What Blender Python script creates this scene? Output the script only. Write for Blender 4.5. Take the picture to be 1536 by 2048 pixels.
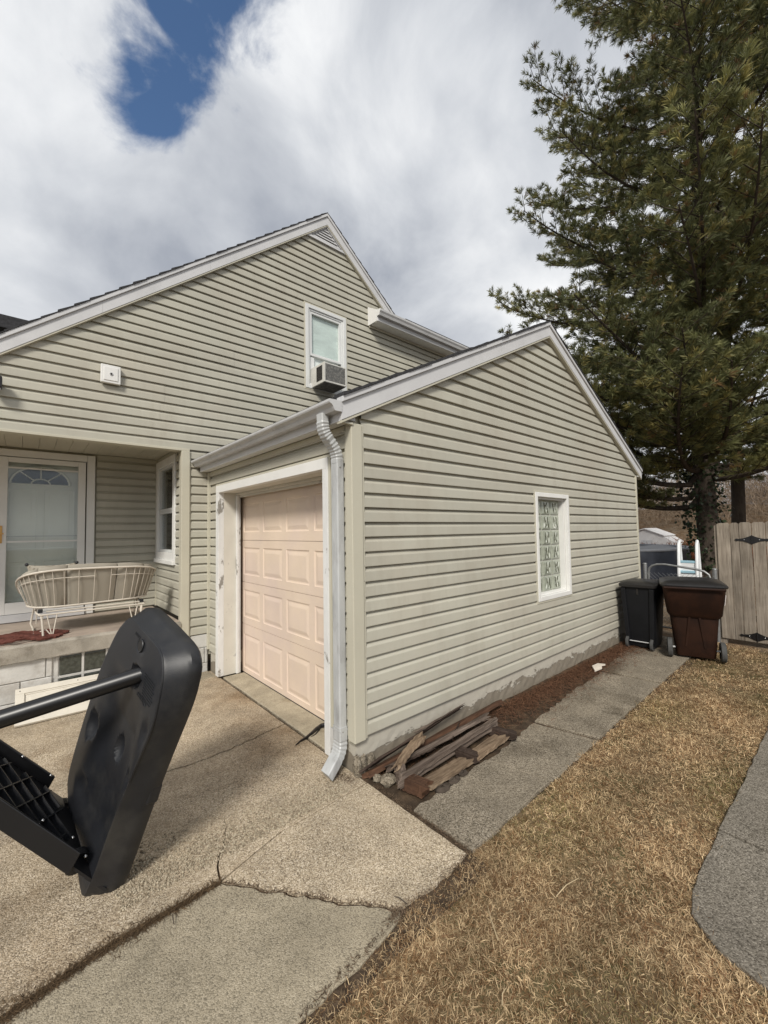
import bpy, bmesh, math, random
import numpy as np
from mathutils import Vector, Matrix
random.seed(7); RNG = np.random.default_rng(7)
SC = bpy.context.scene
for o in list(bpy.data.objects): bpy.data.objects.remove(o)
R_ = math.radians

# ------------------------------------------------------------------ camera
YAW, PIT, ROL = .853409723, .0462514932, -.0160662143
cf = Vector((math.cos(PIT)*math.cos(YAW), math.cos(PIT)*math.sin(YAW), math.sin(PIT)))
cr = Vector((math.sin(YAW), -math.cos(YAW), 0)); cu = cr.cross(cf)
r2 = cr*math.cos(ROL)+cu*math.sin(ROL); u2 = -cr*math.sin(ROL)+cu*math.cos(ROL)
cam = bpy.data.cameras.new('camera'); CAM = bpy.data.objects.new('camera', cam); SC.collection.objects.link(CAM)
mw = Matrix((r2, u2, -cf)).transposed().to_4x4(); mw.translation = Vector((0, 0, 1.776)); CAM.matrix_world = mw
cam.sensor_fit = 'VERTICAL'; cam.sensor_height = 24; cam.lens = 825.826/2048*24
cam.clip_start = .02; cam.clip_end = 2000; SC.camera = CAM

# ------------------------------------------------------------------ sky and sun
SUN_EL, SUN_AZ = R_(40), R_(222)          # azimuth of the sun, measured from +X towards +Y
SC.world = bpy.data.worlds.new('World'); SC.world.use_nodes = True
wt = SC.world.node_tree; wt.nodes.clear()
def wn(t, **k):
    n = wt.nodes.new(t)
    for a, b in k.items(): setattr(n, a, b)
    return n
def wl(a, b): wt.links.new(a, b)
def wmath(op, a, b=None, c=None, clamp=False):
    n = wn('ShaderNodeMath', operation=op, use_clamp=clamp)
    for i, s in enumerate((a, b, c)):
        if s is None: continue
        if isinstance(s, (int, float)): n.inputs[i].default_value = s
        else: wl(s, n.inputs[i])
    return n.outputs[0]
sky = wn('ShaderNodeTexSky', sky_type='NISHITA', sun_disc=False, sun_elevation=SUN_EL, sun_rotation=math.pi/2-SUN_AZ)
sky.air_density = 1.0; sky.dust_density = .1; sky.ozone_density = 3.0
tc = wn('ShaderNodeTexCoord'); sep = wn('ShaderNodeSeparateXYZ'); wl(tc.outputs['Generated'], sep.inputs[0])
zz = wmath('ADD', wmath('MAXIMUM', sep.outputs[2], 0), .38)
comb = wn('ShaderNodeCombineXYZ'); wl(wmath('DIVIDE', sep.outputs[0], zz), comb.inputs[0]); wl(wmath('DIVIDE', sep.outputs[1], zz), comb.inputs[1])
def wnoise(vec, scale, detail, rough, dist=0, off=(0, 0, 0)):
    m = wn('ShaderNodeMapping'); m.inputs['Location'].default_value = off; wl(vec, m.inputs['Vector'])
    n = wn('ShaderNodeTexNoise'); n.inputs['Scale'].default_value = scale; n.inputs['Detail'].default_value = detail
    n.inputs['Roughness'].default_value = rough; n.inputs['Distortion'].default_value = dist
    wl(m.outputs[0], n.inputs['Vector']); return n
n_low = wnoise(comb.outputs[0], 1.15, 4, .5, .3, (4.2, 1.7, 0))
n_mid = wnoise(tc.outputs['Generated'], 3.4, 9, .55, .4, (1.3, 7.7, 2))
n_gap = wnoise(tc.outputs['Generated'], 7.5, 8, .6, .3, (3.1, .4, 5))
# blue openings in the cloud: a few directions, their edges broken up by noise
gap = None
for (gx, gy, gz, rad) in ((.185, .585, .79, .125), (.165, .625, .763, .10), (.142, .675, .724, .09), (.150, .715, .683, .075), (.118, .70, .705, .05)):
    d = wn('ShaderNodeVectorMath', operation='DISTANCE'); wl(tc.outputs['Generated'], d.inputs[0]); d.inputs[1].default_value = (gx, gy, gz)
    m = wmath('SUBTRACT', 1.0, wmath('DIVIDE', d.outputs['Value'], rad))
    gap = m if gap is None else wmath('MAXIMUM', gap, m)
gv = wmath('ADD', gap, wmath('MULTIPLY', wmath('SUBTRACT', n_gap.outputs['Fac'], .5), 3.1))
gr = wn('ShaderNodeMapRange', interpolation_type='SMOOTHSTEP'); wl(gv, gr.inputs[0])
gr.inputs[1].default_value = -.12; gr.inputs[2].default_value = .80
br = wmath('ADD', wmath('MULTIPLY', n_low.outputs['Fac'], .55), wmath('MULTIPLY', n_mid.outputs['Fac'], .45))
cr_ = wn('ShaderNodeValToRGB'); wl(br, cr_.inputs[0])
e = cr_.color_ramp.elements; e[0].position = .38; e[0].color = (3.9, 4.2, 4.8, 1); e[1].position = .62; e[1].color = (9.7, 9.8, 9.9, 1)
em = cr_.color_ramp.elements.new(.5); em.color = (6.7, 6.95, 7.35, 1)
mx = wn('ShaderNodeMix', data_type='RGBA'); wl(gr.outputs[0], mx.inputs[0]); wl(cr_.outputs[0], mx.inputs[6]); blu = wn('ShaderNodeHueSaturation'); blu.inputs['Saturation'].default_value = 1.05; blu.inputs['Value'].default_value = 1.3; wl(sky.outputs[0], blu.inputs['Color']); wl(blu.outputs[0], mx.inputs[7])
bg = wn('ShaderNodeBackground'); bg.inputs[1].default_value = .09; wl(mx.outputs[2], bg.inputs[0])
wo = wn('ShaderNodeOutputWorld'); wl(bg.outputs[0], wo.inputs[0])
sl = bpy.data.lights.new('sun', 'SUN'); sl.energy = 3.1; sl.angle = R_(13); sl.color = (1, .95, .87)
SUN = bpy.data.objects.new('sun', sl); SC.collection.objects.link(SUN)
sd = Vector((math.cos(SUN_EL)*math.cos(SUN_AZ), math.cos(SUN_EL)*math.sin(SUN_AZ), math.sin(SUN_EL)))
SUN.rotation_euler = sd.to_track_quat('Z', 'Y').to_euler()
SC.view_settings.view_transform = 'Standard'; SC.view_settings.look = 'None'; SC.view_settings.gamma = 1
SC.view_settings.exposure = .15; SC.view_settings.use_curve_mapping = False
SC.cycles.use_denoising = True; SC.cycles.max_bounces = 8; SC.cycles.transparent_max_bounces = 12

# ------------------------------------------------------------------ materials
def mat(name, col, rough=.6, var=.12, vs=6., bump=0., bs=60., metal=0., spec=.4, col2=None, mixs=3., mixr=(.45, .6), stretch=None, detail=5., coat=0., objvar=0., grime=None):
    """Procedural paint / stone / plastic: base colour, large-scale variation, optional second colour in noise patches, bump."""
    m = bpy.data.materials.new(name); m.use_nodes = True; t = m.node_tree; b = t.nodes['Principled BSDF']
    N = lambda ty: t.nodes.new(ty)
    g = N('ShaderNodeNewGeometry'); vec = g.outputs['Position']
    if stretch:
        mp = N('ShaderNodeMapping'); mp.inputs['Scale'].default_value = stretch; t.links.new(vec, mp.inputs[0]); vec = mp.outputs[0]
    n1 = N('ShaderNodeTexNoise'); n1.inputs['Scale'].default_value = vs; n1.inputs['Detail'].default_value = detail; t.links.new(vec, n1.inputs['Vector'])
    src = None
    if col2:
        n2 = N('ShaderNodeTexNoise'); n2.inputs['Scale'].default_value = mixs; n2.inputs['Detail'].default_value = 8; n2.inputs['Roughness'].default_value = .65; t.links.new(vec, n2.inputs['Vector'])
        mr = N('ShaderNodeMapRange'); mr.inputs[1].default_value = mixr[0]; mr.inputs[2].default_value = mixr[1]; t.links.new(n2.outputs['Fac'], mr.inputs[0])
        mi = N('ShaderNodeMix'); mi.data_type = 'RGBA'; mi.inputs[6].default_value = (*col, 1); mi.inputs[7].default_value = (*col2, 1); t.links.new(mr.outputs[0], mi.inputs[0]); src = mi.outputs[2]
    hs = N('ShaderNodeHueSaturation'); mr = N('ShaderNodeMapRange'); mr.inputs[1].default_value = .3; mr.inputs[2].default_value = .7
    mr.inputs[3].default_value = 1-var; mr.inputs[4].default_value = 1+var; t.links.new(n1.outputs['Fac'], mr.inputs[0]); t.links.new(mr.outputs[0], hs.inputs['Value'])
    if src: t.links.new(src, hs.inputs['Color'])
    else: hs.inputs['Color'].default_value = (*col, 1)
    last = hs.outputs[0]
    if objvar:      # each board has its own slight fade
        oi = N('ShaderNodeObjectInfo'); mo = N('ShaderNodeMapRange'); mo.inputs[3].default_value = 1-objvar; mo.inputs[4].default_value = 1+objvar; t.links.new(oi.outputs['Random'], mo.inputs[0])
        h2 = N('ShaderNodeHueSaturation'); t.links.new(mo.outputs[0], h2.inputs['Value']); t.links.new(last, h2.inputs['Color']); last = h2.outputs[0]
    if grime:       # splashed dirt: patchy film with streaks
        mp2 = N('ShaderNodeMapping'); mp2.inputs['Scale'].default_value = (5, 5, 1.1); t.links.new(g.outputs['Position'], mp2.inputs[0]); n4 = N('ShaderNodeTexNoise'); n4.inputs['Scale'].default_value = 1.; n4.inputs['Detail'].default_value = 9; n4.inputs['Roughness'].default_value = .7; t.links.new(mp2.outputs[0], n4.inputs['Vector'])
        m4 = N('ShaderNodeMapRange'); m4.inputs[1].default_value = .5; m4.inputs[2].default_value = .8; m4.inputs[4].default_value = .55; t.links.new(n4.outputs['Fac'], m4.inputs[0])
        x4 = N('ShaderNodeMix'); x4.data_type = 'RGBA'; x4.inputs[7].default_value = (*grime, 1); t.links.new(m4.outputs[0], x4.inputs[0]); t.links.new(last, x4.inputs[6]); last = x4.outputs[2]
    t.links.new(last, b.inputs['Base Color'])
    b.inputs['Roughness'].default_value = rough; b.inputs['Metallic'].default_value = metal; b.inputs['Specular IOR Level'].default_value = spec
    b.inputs['Coat Weight'].default_value = coat
    if bump:
        n3 = N('ShaderNodeTexNoise'); n3.inputs['Scale'].default_value = bs; n3.inputs['Detail'].default_value = 6; t.links.new(vec, n3.inputs['Vector'])
        bp = N('ShaderNodeBump'); bp.inputs['Strength'].default_value = bump; bp.inputs['Distance'].default_value = .01; t.links.new(n3.outputs['Fac'], bp.inputs['Height']); t.links.new(bp.outputs[0], b.inputs['Normal'])
    return m

def attr_mat(name, rough=.7, spec=.2, trans=0.):
    """Colour per blade / leaf / pebble from the mesh attribute Col."""
    m = bpy.data.materials.new(name); m.use_nodes = True; t = m.node_tree; b = t.nodes['Principled BSDF']
    a = t.nodes.new('ShaderNodeAttribute'); a.attribute_name = 'Col'; t.links.new(a.outputs['Color'], b.inputs['Base Color'])
    b.inputs['Roughness'].default_value = rough; b.inputs['Specular IOR Level'].default_value = spec
    if trans:
        tr = t.nodes.new('ShaderNodeBsdfTranslucent'); t.links.new(a.outputs['Color'], tr.inputs[0]); mx = t.nodes.new('ShaderNodeMixShader'); mx.inputs[0].default_value = trans
        t.links.new(b.outputs[0], mx.inputs[1]); t.links.new(tr.outputs[0], mx.inputs[2]); t.links.new(mx.outputs[0], t.nodes['Material Output'].inputs[0])
    return m

def concrete(name, a, b_, c, stain, pebble=150., bump=.5, stain_scale=1.3, contrast=.9, dark=(.05, .04, .03), stain_rng=(.52, .72)):
    """Exposed-aggregate concrete: small stones in three tones in a matrix, big soft stains."""
    m = bpy.data.materials.new(name); m.use_nodes = True; t = m.node_tree; bs = t.nodes['Principled BSDF']
    N = lambda ty: t.nodes.new(ty); L = t.links.new
    g = N('ShaderNodeNewGeometry')
    nz = N('ShaderNodeTexNoise'); nz.inputs['Scale'].default_value = 40; L(g.outputs['Position'], nz.inputs['Vector'])
    vo = N('ShaderNodeTexVoronoi'); vo.inputs['Scale'].default_value = pebble; L(g.outputs['Position'], vo.inputs['Vector'])
    ra = N('ShaderNodeValToRGB'); e = ra.color_ramp.elements; e[0].position = 0; e[0].color = (*dark, 1); e[1].position = 1; e[1].color = (*c, 1)
    for p, q in ((.16, tuple(x*.55 for x in a)), (.38, a), (.72, b_)): x = ra.color_ramp.elements.new(p); x.color = (*q, 1)
    sx = N('ShaderNodeSeparateColor'); L(vo.outputs['Color'], sx.inputs[0]); L(sx.outputs[0], ra.inputs[0])
    fine = N('ShaderNodeMix'); fine.data_type = 'RGBA'; pn = N('ShaderNodeTexNoise'); pn.inputs['Scale'].default_value = 1.1; pn.inputs['Detail'].default_value = 7; L(g.outputs['Position'], pn.inputs['Vector']); pm = N('ShaderNodeMapRange'); pm.inputs[1].default_value = .42; pm.inputs[2].default_value = .66; pm.inputs[3].default_value = contrast*.72; pm.inputs[4].default_value = contrast*1.08; L(pn.outputs['Fac'], pm.inputs[0]); L(pm.outputs[0], fine.inputs[0]); fine.inputs[6].default_value = (*a, 1); L(ra.outputs[0], fine.inputs[7])
    ns = N('ShaderNodeTexNoise'); ns.inputs['Scale'].default_value = stain_scale; ns.inputs['Detail'].default_value = 9; ns.inputs['Roughness'].default_value = .62; L(g.outputs['Position'], ns.inputs['Vector'])
    mr = N('ShaderNodeMapRange'); mr.interpolation_type = 'SMOOTHSTEP'; mr.inputs[1].default_value = stain_rng[0]; mr.inputs[2].default_value = stain_rng[1]; L(ns.outputs['Fac'], mr.inputs[0])
    st = N('ShaderNodeMix'); st.data_type = 'RGBA'; st.blend_type = 'MULTIPLY'; st.inputs[7].default_value = (*stain, 1); L(mr.outputs[0], st.inputs[0]); L(fine.outputs[2], st.inputs[6])
    n2 = N('ShaderNodeTexNoise'); n2.inputs['Scale'].default_value = 3.2; n2.inputs['Detail'].default_value = 12; n2.inputs['Roughness'].default_value = .68; L(g.outputs['Position'], n2.inputs['Vector'])
    m2 = N('ShaderNodeMapRange'); m2.inputs[1].default_value = .3; m2.inputs[2].default_value = .7; m2.inputs[3].default_value = .72; m2.inputs[4].default_value = 1.22; L(n2.outputs['Fac'], m2.inputs[0])
    hs = N('ShaderNodeHueSaturation'); L(m2.outputs[0], hs.inputs['Value']); L(st.outputs[2], hs.inputs['Color']); L(hs.outputs[0], bs.inputs['Base Color'])
    bs.inputs['Roughness'].default_value = .9; bs.inputs['Specular IOR Level'].default_value = .2
    ad = N('ShaderNodeMath'); ad.operation = 'MULTIPLY_ADD'; ad.inputs[1].default_value = -1.0; L(vo.outputs['Distance'], ad.inputs[0]); L(nz.outputs['Fac'], ad.inputs[2])
    bp = N('ShaderNodeBump'); bp.inputs['Strength'].default_value = bump; bp.inputs['Distance'].default_value = .006; L(ad.outputs[0], bp.inputs['Height']); L(bp.outputs[0], bs.inputs['Normal'])
    return m

def glass_mat(name, tint=(1, 1, 1), refl=.12, rough=.02):
    m = bpy.data.materials.new(name); m.use_nodes = True; t = m.node_tree; t.nodes.clear(); L = t.links.new
    tr = t.nodes.new('ShaderNodeBsdfTransparent'); tr.inputs[0].default_value = (*tint, 1)
    gl = t.nodes.new('ShaderNodeBsdfGlossy'); gl.inputs['Roughness'].default_value = rough
    lw = t.nodes.new('ShaderNodeLayerWeight'); pw = t.nodes.new('ShaderNodeMath'); pw.operation = 'POWER'; pw.inputs[1].default_value = 4; L(lw.outputs['Facing'], pw.inputs[0])
    ma = t.nodes.new('ShaderNodeMath'); ma.operation = 'MULTIPLY_ADD'; ma.use_clamp = True; ma.inputs[1].default_value = .55; ma.inputs[2].default_value = refl; L(pw.outputs[0], ma.inputs[0])
    mx = t.nodes.new('ShaderNodeMixShader'); L(ma.outputs[0], mx.inputs[0]); L(tr.outputs[0], mx.inputs[1]); L(gl.outputs[0], mx.inputs[2])
    o = t.nodes.new('ShaderNodeOutputMaterial'); L(mx.outputs[0], o.inputs[0]); return m

def wood_mat(name, a, b_, c, scale=(3, 40, 40), rough=.85, bump=.35, knots=0.):
    """Weathered timber, grain along the object's own X axis (generated from object coordinates)."""
    m = bpy.data.materials.new(name); m.use_nodes = True; t = m.node_tree; bs = t.nodes['Principled BSDF']; L = t.links.new; N = lambda ty: t.nodes.new(ty)
    tc = N('ShaderNodeTexCoord'); oi = N('ShaderNodeObjectInfo'); va = N('ShaderNodeVectorMath'); va.operation = 'ADD'
    mu = N('ShaderNodeVectorMath'); mu.operation = 'SCALE'; mu.inputs['Scale'].default_value = 20; cx = N('ShaderNodeCombineXYZ'); L(oi.outputs['Random'], cx.inputs[0]); L(oi.outputs['Random'], cx.inputs[2]); L(cx.outputs[0], mu.inputs[0])
    L(tc.outputs['Object'], va.inputs[0]); L(mu.outputs[0], va.inputs[1])
    mp = N('ShaderNodeMapping'); mp.inputs['Scale'].default_value = scale; L(va.outputs[0], mp.inputs[0])
    n = N('ShaderNodeTexNoise'); n.inputs['Scale'].default_value = 1; n.inputs['Detail'].default_value = 10; n.inputs['Roughness'].default_value = .7; n.inputs['Distortion'].default_value = .6; L(mp.outputs[0], n.inputs['Vector'])
    r = N('ShaderNodeValToRGB'); e = r.color_ramp.elements; e[0].position = .3; e[0].color = (*a, 1); e[1].position = .72; e[1].color = (*c, 1); x = r.color_ramp.elements.new(.5); x.color = (*b_, 1); L(n.outputs['Fac'], r.inputs[0])
    n2 = N('ShaderNodeTexNoise'); n2.inputs['Scale'].default_value = 3; n2.inputs['Detail'].default_value = 4; L(va.outputs[0], n2.inputs['Vector'])
    m2 = N('ShaderNodeMapRange'); m2.inputs[1].default_value = .3; m2.inputs[2].default_value = .7; m2.inputs[3].default_value = .75; m2.inputs[4].default_value = 1.2; L(n2.outputs['Fac'], m2.inputs[0])
    ad = N('ShaderNodeMath'); ad.operation = 'MULTIPLY_ADD'; ad.inputs[1].default_value = .25; L(oi.outputs['Random'], ad.inputs[0]); ad.inputs[2].default_value = .87
    mm = N('ShaderNodeMath'); mm.operation = 'MULTIPLY'; L(m2.outputs[0], mm.inputs[0]); L(ad.outputs[0], mm.inputs[1])
    hs = N('ShaderNodeHueSaturation'); L(mm.outputs[0], hs.inputs['Value']); L(r.outputs[0], hs.inputs['Color']); L(hs.outputs[0], bs.inputs['Base Color'])
    bs.inputs['Roughness'].default_value = rough; bs.inputs['Specular IOR Level'].default_value = .2
    bp = N('ShaderNodeBump'); bp.inputs['Strength'].default_value = bump; bp.inputs['Distance'].default_value = .006; L(n.outputs['Fac'], bp.inputs['Height']); L(bp.outputs[0], bs.inputs['Normal'])
    return m

SIDING = mat('vinyl_siding', (.448, .432, .362), .48, .05, 1.4, .22, 2.6, objvar=.045, grime=(.33, .305, .245), spec=.35, col2=(.43, .402, .332), mixs=.9, mixr=(.48, .68))
SIDTRIM = mat('vinyl_trim', (.50, .475, .385), .45, .04, 2., spec=.35)
ALU = mat('white_aluminium', (.58, .58, .585), .42, .05, 3., .05, 4., spec=.45, col2=(.50, .50, .505), mixs=2., mixr=(.5, .75))
GUTTER = mat('gutter_aluminium', (.50, .50, .50), .4, .07, 4., .05, 5., spec=.5, col2=(.40, .40, .395), mixs=5., mixr=(.52, .72))
PIPE = mat('painted_downspout', (.45, .46, .46), .42, .10, 12., .08, 20., spec=.5, col2=(.32, .32, .32), mixs=9., mixr=(.52, .70), stretch=(1, 1, .3))
WHITE = mat('white_paint', (.74, .735, .71), .5, .04, 4., .05, 30.)
PEEL = mat('peeling_white_paint', (.70, .70, .685), .6, .07, 10., .25, 60., col2=(.27, .255, .23), mixs=7., mixr=(.60, .635), stretch=(1, 1, .45))
CREAM = mat('jamb_paint', (.60, .575, .51), .6, .06, 5., .1, 40., col2=(.38, .36, .33), mixs=6., mixr=(.63, .70))
DOORP = mat('garage_door_paint', (.70, .575, .46), .5, .06, 1.6, .12, 30., spec=.4, col2=(.65, .53, .455), mixs=1.1, mixr=(.42, .62))
FOUND = mat('painted_block', (.56, .55, .52), .8, .1, 5., .35, 60., col2=(.44, .42, .385), mixs=3., mixr=(.5, .62))
SLABC = concrete('porch_concrete', (.36, .33, .28), (.40, .37, .32), (.43, .40, .35), (.45, .42, .38), 220., .25, 4., .35, (.24, .22, .19))
PORCHF = mat('porch_floor_paint', (.40, .33, .27), .7, .1, 4., .1, 30., col2=(.33, .27, .225), mixs=3., mixr=(.48, .62))
DRIVE = concrete('driveway_concrete', (.395, .32, .225), (.51, .425, .31), (.74, .65, .52), (.60, .53, .46), 180., .55, .7, .85, dark=(.12, .09, .06), stain_rng=(.47, .68))
DRIVE2 = concrete('apron_concrete', (.315, .27, .195), (.375, .325, .24), (.47, .415, .32), (.62, .60, .56), 190., .45, 1.1, .7, dark=(.08, .07, .055))
WALK = concrete('walk_concrete', (.215, .182, .135), (.275, .235, .18), (.40, .35, .28), (.50, .48, .45), 150., .55, 1.5, .85)
WALK2 = concrete('grey_walk_concrete', (.17, .15, .12), (.22, .195, .16), (.34, .305, .255), (.6, .6, .58), 160., .5, 1.6, .85)
APRON = concrete('door_sill_concrete', (.40, .35, .26), (.45, .395, .295), (.50, .45, .35), (.66, .62, .55), 210., .3, 2.4, .5)
SOIL = mat('soil', (.055, .040, .028), .95, .35, 14., .8, 70., spec=.1, col2=(.10, .07, .045), mixs=8.)
GROUNDM = mat('dead_lawn_soil', (.145, .105, .06), .95, .3, 7., .6, 50., spec=.1, col2=(.085, .075, .035), mixs=2.2)
SHINGLE = mat('asphalt_shingle', (.045, .045, .048), .9, .3, 30., .5, 150., spec=.2)
BLACKP = mat('black_plastic', (.011, .012, .015), .46, .2, 6., .10, 240., spec=.5, col2=(.034, .033, .031), mixs=3.5, mixr=(.48, .74))
BLACKM = mat('black_steel', (.007, .007, .008), .36, .1, 5., spec=.55)
WICK = mat('white_wire', (.58, .53, .455), .5, .08, 12., spec=.4)
DARKIN = mat('dark_interior', (.018, .016, .014), .9, .1)  # near-black; stands in for shade inside rooms, vents and holes
GLASS = glass_mat('window_glass', (.94, .96, .95), .045)
STORMG = glass_mat('storm_glass', (.94, .96, .95), .06, .03)
ACRUST = mat('ac_rear_coil', (.11, .11, .105), .7, .3, 40., .6, 160., col2=(.19, .185, .17), mixs=22.)
BARK = mat('pine_bark', (.085, .068, .054), .95, .3, 9., 1., 26., spec=.1, col2=(.040, .032, .026), mixs=9., stretch=(1, 1, .22))
SCREW = mat('bright_steel', (.62, .62, .62), .25, .05, metal=1.)

# ------------------------------------------------------------------ mesh helpers
COL = SC.collection
LOC = {}
def put(name, me, parent=None):
    o = bpy.data.objects.new(name, me); COL.objects.link(o)
    if parent is not None: o.parent = parent
    return o
def thing(name, label, cat, loc=(0, 0, 0), group=None, kind=None):
    o = put(name, None); o.location = loc; LOC[o.name] = Vector(loc); o.empty_display_size = .1
    o['label'] = label; o['category'] = cat
    if group: o['group'] = group
    if kind: o['kind'] = kind
    return o
def tag(o, label=None, cat=None, group=None, kind=None):
    for k, v in (('label', label), ('category', cat), ('group', group), ('kind', kind)):
        if v: o[k] = v
    return o
def off(p): return LOC.get(p.name, Vector((0, 0, 0))) if p is not None else Vector((0, 0, 0))

class MB:
    def __init__(s): s.v = []; s.f = []
    def add(s, vs, fs):
        b = len(s.v); s.v += [tuple(x) for x in vs]; s.f += [tuple(i+b for i in f) for f in fs]; return s
    def box(s, x0, x1, y0, y1, z0, z1):
        return s.add([(x, y, z) for x in (x0, x1) for y in (y0, y1) for z in (z0, z1)],
                     [(0, 1, 3, 2), (4, 6, 7, 5), (0, 4, 5, 1), (2, 3, 7, 6), (0, 2, 6, 4), (1, 5, 7, 3)])
    def obox(s, c, ax, ay, az):
        c = Vector(c); ax, ay, az = Vector(ax), Vector(ay), Vector(az)
        return s.add([c+i*ax+j*ay+k*az for i in (-1, 1) for j in (-1, 1) for k in (-1, 1)],
                     [(0, 1, 3, 2), (4, 6, 7, 5), (0, 4, 5, 1), (2, 3, 7, 6), (0, 2, 6, 4), (1, 5, 7, 3)])
    def prism(s, poly, fn):
        """poly: list of (a, b); fn(a, b, t) -> xyz for t = 0 and 1"""
        n = len(poly); vs = [fn(a, b, 0) for a, b in poly]+[fn(a, b, 1) for a, b in poly]
        return s.add(vs, [tuple(range(n))[::-1], tuple(range(n, 2*n))]+[(i, (i+1) % n, n+(i+1) % n, n+i) for i in range(n)])
    def tube(s, pts, r, n=8, caps=True, closed=False):
        pts = [Vector(p) for p in pts]; m = len(pts); rs = r if isinstance(r, (list, tuple)) else [r]*m
        vs = []; ref = None
        for i, p in enumerate(pts):
            a = pts[i-1] if (i or closed) else p; b = pts[(i+1) % m] if (i < m-1 or closed) else p
            t = (b-a).normalized()
            if ref is None: ref = t.orthogonal().normalized()
            ref = (ref-t*ref.dot(t)).normalized(); q = t.cross(ref)
            for k in range(n):
                an = 2*math.pi*k/n; vs.append(p+(ref*math.cos(an)+q*math.sin(an))*rs[i])
        fs = [(i*n+k, i*n+(k+1) % n, (i+1)*n+(k+1) % n, (i+1)*n+k) for i in range(m-1) for k in range(n)]
        if closed: fs += [((m-1)*n+k, (m-1)*n+(k+1) % n, (k+1) % n, k) for k in range(n)]
        elif caps: fs += [tuple(range(n))[::-1], tuple((m-1)*n+k for k in range(n))]
        return s.add(vs, fs)
    def loft(s, rings, cap=True):
        n = len(rings[0]); vs = [p for r in rings for p in r]
        fs = [(i*n+k, i*n+(k+1) % n, (i+1)*n+(k+1) % n, (i+1)*n+k) for i in range(len(rings)-1) for k in range(n)]
        if cap: fs += [tuple(range(n))[::-1], tuple((len(rings)-1)*n+k for k in range(n))]
        return s.add(vs, fs)
    def sphere(s, c, r, nu=10, nv=6, sc=(1, 1, 1)):
        c = Vector(c); vs = []; fs = []
        for j in range(nv+1):
            th = math.pi*j/nv
            for i in range(nu):
                ph = 2*math.pi*i/nu; vs.append(c+Vector((math.sin(th)*math.cos(ph)*sc[0], math.sin(th)*math.sin(ph)*sc[1], math.cos(th)*sc[2]))*r)
        for j in range(nv):
            for i in range(nu): fs.append((j*nu+i, (j+1)*nu+i, (j+1)*nu+(i+1) % nu, j*nu+(i+1) % nu))
        return s.add(vs, fs)
    def build(s, name, m, parent=None, smooth=False, bevel=0., seg=2, kind=None, fix=True, origin=None):
        o3 = off(parent)
        if origin is not None: o3 = Vector(origin)
        me = bpy.data.meshes.new(name); me.from_pydata([tuple(Vector(v)-o3) for v in s.v], [], s.f); me.materials.append(m)
        if fix:
            bm = bmesh.new(); bm.from_mesh(me); bmesh.ops.recalc_face_normals(bm, faces=bm.faces); bm.to_mesh(me); bm.free()
        if smooth:
            me.polygons.foreach_set('use_smooth', [True]*len(me.polygons))
            try: me.set_sharp_from_angle(angle=R_(38))
            except Exception: pass
        o = put(name, me, parent)
        LOC[o.name] = o3
        if origin is not None:
            o.location = o3-off(parent)
        if bevel:
            b = o.modifiers.new('bevel', 'BEVEL'); b.width = bevel; b.segments = seg; b.limit_method = 'ANGLE'; b.angle_limit = R_(40)
        if kind: o['kind'] = kind
        return o

def fast(name, V, T, m, cols=None, parent=None, kind=None, smooth=False):
    """Big triangle mesh straight from numpy arrays."""
    o3 = off(parent); V = np.asarray(V, np.float32)-np.array(o3, np.float32); T = np.asarray(T, np.int32)
    me = bpy.data.meshes.new(name); me.vertices.add(len(V)); me.vertices.foreach_set('co', V.ravel())
    me.loops.add(T.size); me.loops.foreach_set('vertex_index', T.ravel()); me.polygons.add(len(T))
    me.polygons.foreach_set('loop_start', np.arange(0, T.size, 3, dtype=np.int32)); me.polygons.foreach_set('loop_total', np.full(len(T), 3, np.int32))
    if smooth: me.polygons.foreach_set('use_smooth', np.ones(len(T), bool))
    me.update(calc_edges=True); me.materials.append(m)
    if cols is not None:
        a = me.color_attributes.new('Col', 'FLOAT_COLOR', 'POINT'); c = np.ones((len(V), 4), np.float32); c[:, :3] = cols; a.data.foreach_set('color', c.ravel())
    o = put(name, me, parent)
    if kind: o['kind'] = kind
    return o

def structure(o): o['kind'] = 'structure'; return o
def jag(pts, amp, step, seed=0):
    """Break a polyline into short wobbling pieces (cracked edge)."""
    rr = random.Random(seed); out = [pts[0]]
    for a, b in zip(pts, pts[1:]):
        d = math.hypot(b[0]-a[0], b[1]-a[1]); n = max(1, int(d/step)); nx, ny = -(b[1]-a[1])/max(d, 1e-6), (b[0]-a[0])/max(d, 1e-6)
        for i in range(1, n+1):
            t = i/n; w = 0 if i == n else rr.uniform(-amp, amp)
            out.append((a[0]+(b[0]-a[0])*t+nx*w, a[1]+(b[1]-a[1])*t+ny*w))
    return out
# ------------------------------------------------------------------ ground, driveway, walks
g = MB(); n = 24
g.box(-60, 7.9, -60, 60, -.3, -.022); structure(g.build('ground', GROUNDM))
# terrain beyond the back fence rises to a brushy bank
V = []; F = []; nx, ny = 40, 40
def bank(x, y):
    t = max(0, min(1, (x-26)/16)); h = 3.4*t*t*(3-2*t); return -.03+h+.12*math.sin(x*.7+y*.4)*t+.05*math.sin(y*1.3)*t
for i in range(nx+1):
    for j in range(ny+1):
        x = 7.9+(i/nx)**1.6*150; y = -70+j/ny*140; V.append((x, y, bank(x, y) if x > 8 else -.022))
for i in range(nx):
    for j in range(ny): a = i*(ny+1)+j; F.append((a, a+ny+1, a+ny+2, a+1))
LEAFG = mat('leaf_litter_ground', (.13, .085, .05), .95, .35, 6., .6, 40., spec=.1, col2=(.17, .13, .09), mixs=1.6)
structure(MB().add(V, F).build('terrain', LEAFG, smooth=True, fix=False))

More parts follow.
